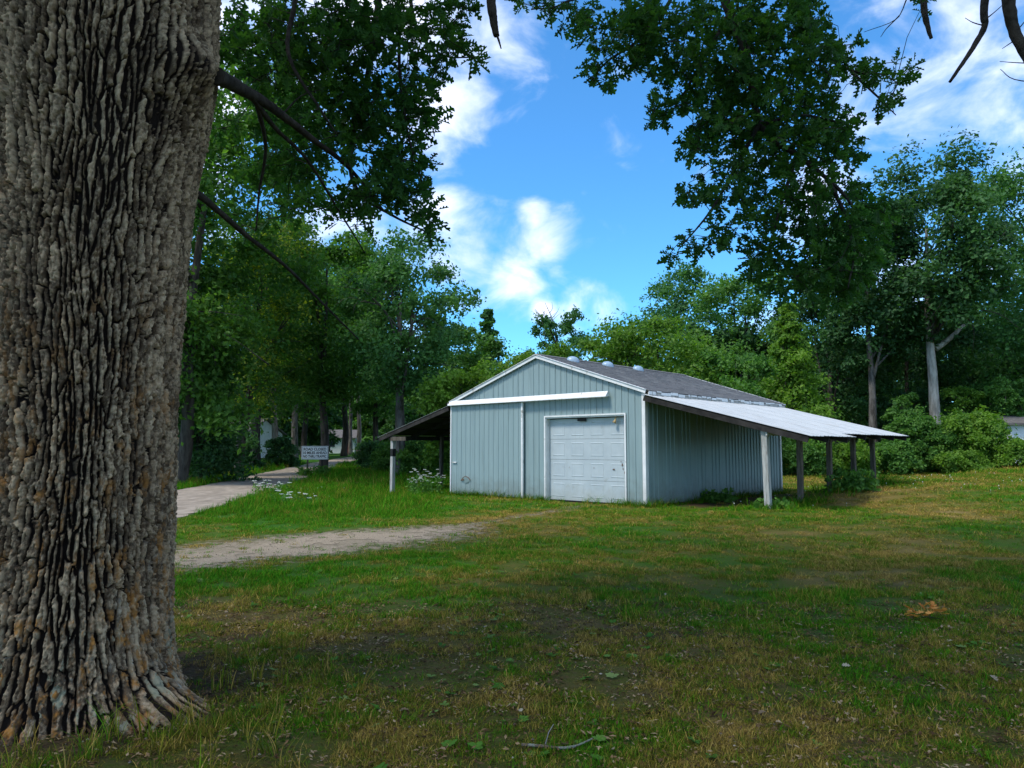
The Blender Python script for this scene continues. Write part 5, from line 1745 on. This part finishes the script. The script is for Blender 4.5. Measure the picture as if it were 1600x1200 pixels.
    limb('bough', [W(1188, 190, 7.9), W(1150, 260, 7.8), W(1110, 330, 7.7), W(1060, 390, 7.6)], .03, .006)
    limb('bough', [W(1245, 243, 7.8), W(1220, 320, 7.7), W(1200, 400, 7.7)], .025, .006)
    limb('bough', [W(1330, 112, 8.0), W(1370, 150, 7.9), W(1400, 180, 7.8)], .02, .005)
    limb('bough', [W(1140, 20, 8.1), W(1090, 110, 8.0), W(1050, 175, 7.9)], .03, .006)
    limb('bough', [W(1190, 195, 7.9), W(1250, 180, 7.7), W(1310, 190, 7.6)], .022, .006)
    # dead limbs against the sky
    limb('dead_branch', [(-.6, 7.0, 8.9), W(760, -60, 7.0), W(768, 10, 6.9), W(771, 30, 6.9), W(773, 44, 6.9), W(776, 56, 6.9)], .062, .03, n=12, seg=5, jag=.07, keep=False)
    limb('dead_branch', [W(773, 46, 6.9), W(779, 62, 6.9), W(783, 76, 6.9)], .018, .006, keep=False)
    limb('dead_branch', [(5.4, 8.9, 9.3), W(1532, -60, 8.2), W(1537, 20, 8.1), W(1538, 42, 8.1), W(1520, 75, 8.05), W(1500, 105, 8.0), W(1484, 128, 8.0)], .06, .016, n=10, seg=5, jag=.10, keep=False)
    limb('dead_branch', [(6.4, 9.1, 9.6), W(1572, -70, 8.0), W(1576, 0, 7.9), W(1584, 45, 7.9), W(1606, 90, 7.8), W(1650, 170, 7.8)], .085, .05, n=10, seg=5, jag=.10, keep=False)
    limb('dead_branch', [(4.6, 8.7, 9.1), W(1436, -50, 8.4), W(1443, 10, 8.3), W(1449, 40, 8.3), W(1455, 60, 8.3)], .06, .02, n=10, seg=5, jag=.14, keep=False)
    for (a, b, c2, d) in (((1540, 30), (1555, 18), (1575, 0), 8.1), ((1537, 40), (1520, 35), (1508, 28), 8.1), ((1418, -5), (1400, 30), (1350, 50), 8.3), ((1405, 25), (1385, 45), (1376, 58), 8.3),
                         ((1590, 60), (1575, 70), (1566, 76), 7.9), ((1640, 100), (1590, 98), (1562, 96), 7.8), ((1640, 130), (1585, 124), (1563, 108), 7.8), ((1588, 50), (1600, 35), (1615, 20), 7.9)):
        limb('dead_twig', [W(*a, d), W(*b, d), W(*c2, d)], .009, .003, n=5, seg=4, keep=False)
    for (a, b, c2, d) in (((540, 330), (500, 325), (455, 300), 7.2), ((420, 570), (380, 540), (350, 520), 9), ((440, 180), (470, 150), (500, 140), 6)):
        limb('dead_twig', [W(*a, d), W(*b, d), W(*c2, d)], .01, .003, n=5, seg=4, keep=False)

    # ---- leaf clusters
    left = [(400, 50, 70), (480, 55, 85), (560, 40, 85), (640, 35, 65), (700, 80, 36), (738, 86, 18), (430, 130, 55), (520, 150, 75), (600, 150, 65), (650, 180, 42), (560, 220, 65), (480, 230, 55),
            (620, 270, 55), (660, 310, 34), (670, 350, 22), (590, 305, 48), (540, 320, 42), (425, 260, 42), (365, 50, 36), (395, 335, 32), (690, 20, 36), (722, 8, 22), (640, 240, 40), (350, 190, 25), (655, 120, 40), (450, 330, 25)]
    right = [(815, 6, 16), (860, 8, 24), (915, 35, 38), (925, 112, 22), (950, 130, 16), (980, 55, 55), (1050, 55, 75), (1130, 55, 85), (1220, 45, 75), (1290, 85, 52), (1355, 120, 34), (1408, 115, 22), (1390, 165, 24),
             (1060, 150, 50), (1028, 180, 18), (1130, 150, 75), (1220, 150, 75), (1295, 175, 52), (1090, 220, 42), (1160, 230, 65), (1250, 240, 65), (1325, 225, 34), (1115, 300, 38), (1082, 308, 18), (1190, 310, 52), (1270, 310, 62),
             (1345, 330, 48), (1125, 370, 32), (1072, 383, 20), (1048, 398, 9), (1200, 380, 48), (1290, 385, 62), (1335, 415, 48), (1182, 418, 20), (1240, 435, 40), (1305, 455, 34), (1000, 20, 40), (1255, 20, 40), (1440, 8, 12), (1375, 370, 22), (1000, 105, 18)]
    r = np.random.default_rng(44)
    cl = []
    for blobs, d0, d1 in ((left, 6.6, 7.8), (right, 7.4, 8.6)):
        for (u, v, rp) in blobs:
            n = max(3, int(rp * rp / (96 if d0 < 7 else 78)))
            for k in range(n):
                q = r.normal(0, 1, 3); q = q / np.linalg.norm(q) * r.uniform() ** (1 / 2.6)
                d = r.uniform(d0, d1)
                c = W(u + q[0] * rp, v + q[1] * rp * .9, d + q[2] * rp / F * d * 1.3)
                cl.append(loc(c))
    # branch network: every cluster hangs from the nearest wood or the nearest earlier cluster
    nodes = np.array([tuple(q) for q, _ in skel])
    cl = np.array([tuple(c) for c in cl])
    dmin = np.array([np.min(np.sum((nodes - c) ** 2, 1)) for c in cl])
    order = np.argsort(dmin)
    tw = MB()
    dirs = np.zeros_like(cl)
    allp = np.empty((len(nodes) + len(cl), 3)); allp[:len(nodes)] = nodes
    cnt = len(nodes)
    for i_ in order:
        c = cl[i_]
        dd = np.sum((allp[:cnt] - c) ** 2, 1)
        dd = dd + .25 * np.maximum(0, allp[:cnt, 2] * -1 + c[2]) ** 2
        s = allp[int(np.argmin(dd))]
        v_ = c - s
        ln = np.linalg.norm(v_) + 1e-6
        dirs[i_] = v_ / ln
        midp = s + v_ * .5 + np.array([r.normal(0, .04), r.normal(0, .04), .05 * ln])
        tw.tube([Vector(s), Vector(midp), Vector(c)], [.0055, .0042, .0028], 3, False)
        allp[cnt] = c; cnt += 1
    tw.obj('twigs', M['bark_twig'], t)
    tag(bpy.data.objects[t.children[-1].name], kind='stuff')

    # lobed leaf outline
    half = [(0, .012), (.14, .025), (.27, .18), (.34, .20), (.36, .06), (.44, .055), (.54, .29), (.62, .30), (.63, .09), (.69, .08), (.80, .25), (.88, .21), (.89, .09), (.96, .08), (1.0, 0)]
    outl = [(a, b) for a, b in half] + [(a, -b) for a, b in reversed(half[:-1])]
    tris = mgeo.tessellate_polygon([[Vector((a, b, 0)) for a, b in outl]])
    lv = np.array([(a, b, .28 * abs(b) - .16 * a * a) for a, b in outl]); lt = np.array(tris)

    def place_leaves(cl, dirs, per, size, droop=.55):
        P, A1, B1, N1, S1 = [], [], [], [], []
        n = len(cl)
        for k in range(per):
            d = dirs + r.normal(0, .85, (n, 3)); d[:, 2] -= droop * r.uniform(0, 1, n)
            d /= np.linalg.norm(d, axis=1, keepdims=True)
            up = np.array([0, 0, 1.0]) + r.normal(0, .65, (n, 3))
            s = np.cross(up, d); s /= np.linalg.norm(s, axis=1, keepdims=True) + 1e-6
            nn = np.cross(d, s)
            P.append(cl + r.normal(0, .02, (n, 3)) + d * .015); A1.append(d); B1.append(s); N1.append(nn); S1.append(size * r.uniform(.65, 1.2, n))
        return map(np.concatenate, (P, A1, B1, N1, S1))
    P, A1, B1, N1, S1 = place_leaves(cl, dirs, 8, .140)
    n = len(P)
    # the 300 leaves that show largest are objects of their own
    pu, pv, pd = project(P + A1 * S1[:, None] * .5 + np.array(O))
    c3 = np.array([0, 0, CAMH]) - (P + np.array(O)); c3 /= np.linalg.norm(c3, axis=1, keepdims=True)
    facing = np.abs(np.sum(c3 * N1, 1))
    score = (S1 / pd) ** 2 * facing * ((pu > 5) & (pu < 1595) & (pv > 3) & (pv < 1190))
    big = np.argsort(-score)[:300]
    rest = np.ones(n, bool); rest[big] = False
    Lm = np_mesh('leaf', lv, lt, False)
    Lm.materials.append(M['oak_leaf_single'])
    for j in big:
        o = bpy.data.objects.new('leaf', Lm); COL.objects.link(o); o.parent = t
        mtx = Matrix((A1[j] * S1[j], B1[j] * S1[j], N1[j] * S1[j])).transposed().to_4x4()
        mtx.translation = Vector(P[j])
        o.matrix_local = mtx

    def merge(P, A1, B1, N1, S1, lv, lt, name):
        n = len(P)
        V = P[:, None, :] + S1[:, None, None] * (lv[None, :, :1] * A1[:, None, :] + lv[None, :, 1:2] * B1[:, None, :] + lv[None, :, 2:3] * N1[:, None, :])
        T = (np.arange(n)[:, None, None] * len(lv) + lt[None]).reshape(-1, 3)
        va = np.repeat(np.clip(r.normal(.45, .22, n), 0, 1), len(lv))
        o = link(name, np_mesh(name, V.reshape(-1, 3), T, False, {'var': va}), LEAF['oak'], t)
        tag(o, kind='stuff')
    merge(P[rest], A1[rest], B1[rest], N1[rest], S1[rest], lv, lt, 'foliage')
    # ---- upper crown above the picture: it shades the yard
    cc = []
    while len(cc) < 2500:
        q = r.normal(0, 1, 3); q = q / np.linalg.norm(q) * r.uniform() ** (1 / 2.2)
        c = np.array([-2.3, 3.4, 13.0]) + q * np.array([10.5, 9.5, 5.2])
        u_, v_, d_ = project(c[None])
        fwd = c[1] > .3
        if fwd and v_[0] > -110 and -150 < u_[0] < 1750:
            continue
        if vnoise(c[0] * .45 + 3, c[1] * .45, 77) < .36:
            continue
        cc.append(c - np.array(O))
    cc = np.array(cc)
    dd = r.normal(0, 1, cc.shape); dd /= np.linalg.norm(dd, axis=1, keepdims=True)
    lv2 = np.array([(0, 0, 0), (.3, .2, .03), (.45, .09, 0), (.65, .27, .03), (1, 0, -.1), (.65, -.27, .03), (.45, -.09, 0), (.3, -.2, .03)])
    lt2 = np.array([(0, 2, 1), (0, 6, 2), (0, 7, 6), (2, 4, 3), (2, 6, 4), (6, 5, 4)])
    P2, A2, B2, N2, S2 = place_leaves(cc, dd, 11, .26, .4)
    P2 = P2 + r.normal(0, .2, P2.shape)
    merge(P2, A2, B2, N2, S2, lv2, lt2, 'upper_crown')


build_oak()


# ------------------------------------------------------------------ small things lying on the lawn
def lobed_leaf():
    half = [(0, .012), (.12, .03), (.24, .17), (.31, .20), (.38, .085), (.50, .27), (.58, .29), (.66, .12), (.76, .25), (.86, .2), (.92, .09), (1.0, 0)]
    outl = half + [(a, -b) for a, b in reversed(half[:-1])]
    tris = mgeo.tessellate_polygon([[Vector((a, b, 0)) for a, b in outl]])
    return np_mesh('leaf', np.array([(a, b, .7 * b * b + .25 * a * (1 - a)) for a, b in outl]), np.array(tris), True)


def build_litter():
    r = np.random.default_rng(5)
    Lm = lobed_leaf(); Lm.materials.append(M['dead_leaf'])
    p = W(1452, 964, 7.15)
    t = thing('leaf_cluster', 'fallen sprig of orange-brown dead oak leaves lying on the lawn at the right', 'dead leaves', (p.x, p.y, h1(p.x, p.y)))
    MB().tube([(-.14, .0, .02), (-.02, .02, .045), (.12, -.02, .03)], [.005, .004, .003], 6).obj('twig', M['bark_twig'], t)
    for k in range(30):
        o = bpy.data.objects.new('leaf', Lm); COL.objects.link(o); o.parent = t
        left = k < 9
        o.location = ((-.11 if left else .04) + r.normal(0, .025 if left else .045), r.normal(0, .03), (.055 if left else .075) + r.uniform(0, .04 if left else .08))
        o.rotation_euler = (r.normal(0, .5), r.uniform(-.8, .5), r.uniform(0, 6.28))
        o.scale = (r.uniform(.07, .11),) * 3
    p = W(872, 1152, 4.22)
    t2 = thing('fallen_twig', 'short bare lichen-spotted stick lying on the near lawn', 'stick', (p.x, p.y, h1(p.x, p.y)))
    mb = MB()
    mb.tube(curve_pts([(-.2, .03, .012), (-.1, -.01, .02), (.02, -.03, .018), (.10, -.01, .022), (.20, .06, .035)], 4), [.009] * 6 + [.008] * 6 + [.005] * 5, 8, True, .18)
    mb.obj('stick', surf('lichen_stick', (.075, .055, .04), (.15, .115, .085), 20, .9, .5, 60, spot=(.19, .2, .16), spot_scale=18, spot_lo=.52, spot_hi=.58), t2)
    MB().tube([(-.07, -.01, .03), (-.05, .05, .07), (-.02, .09, .10)], [.004, .003, .002], 5).obj('side_twig', M['dead_wood'], t2)
    pale = leaf_mat('dead_leaf_pale', (.20, .14, .08), (.42, .36, .26), .2, 'random')
    Lp = Lm.copy(); Lp.materials.clear(); Lp.materials.append(pale)
    for (u, v) in ((878, 1012), (812, 1115), (1185, 1128), (890, 1170), (1330, 1050), (960, 1180), (1380, 922), (705, 1060), (1490, 1010), (745, 905), (1560, 1075), (640, 1120), (1040, 930), (1255, 985), (1115, 1090), (560, 1030)):
        rr = ray(u, v); s = -CAMH / rr.z
        x, y = rr.x * s, rr.y * s
        o = bpy.data.objects.new('fallen_leaf', Lp); COL.objects.link(o)
        o.location = (x, y, h1(x, y) + .03); o.rotation_euler = (r.normal(0, .3), r.normal(0, .3), r.uniform(0, 6.28)); o.scale = (r.uniform(.05, .085),) * 3
        tag(o, 'single pale curled dead oak leaf lying in the near lawn', 'leaf', 'fallen leaves on the lawn')


build_litter()
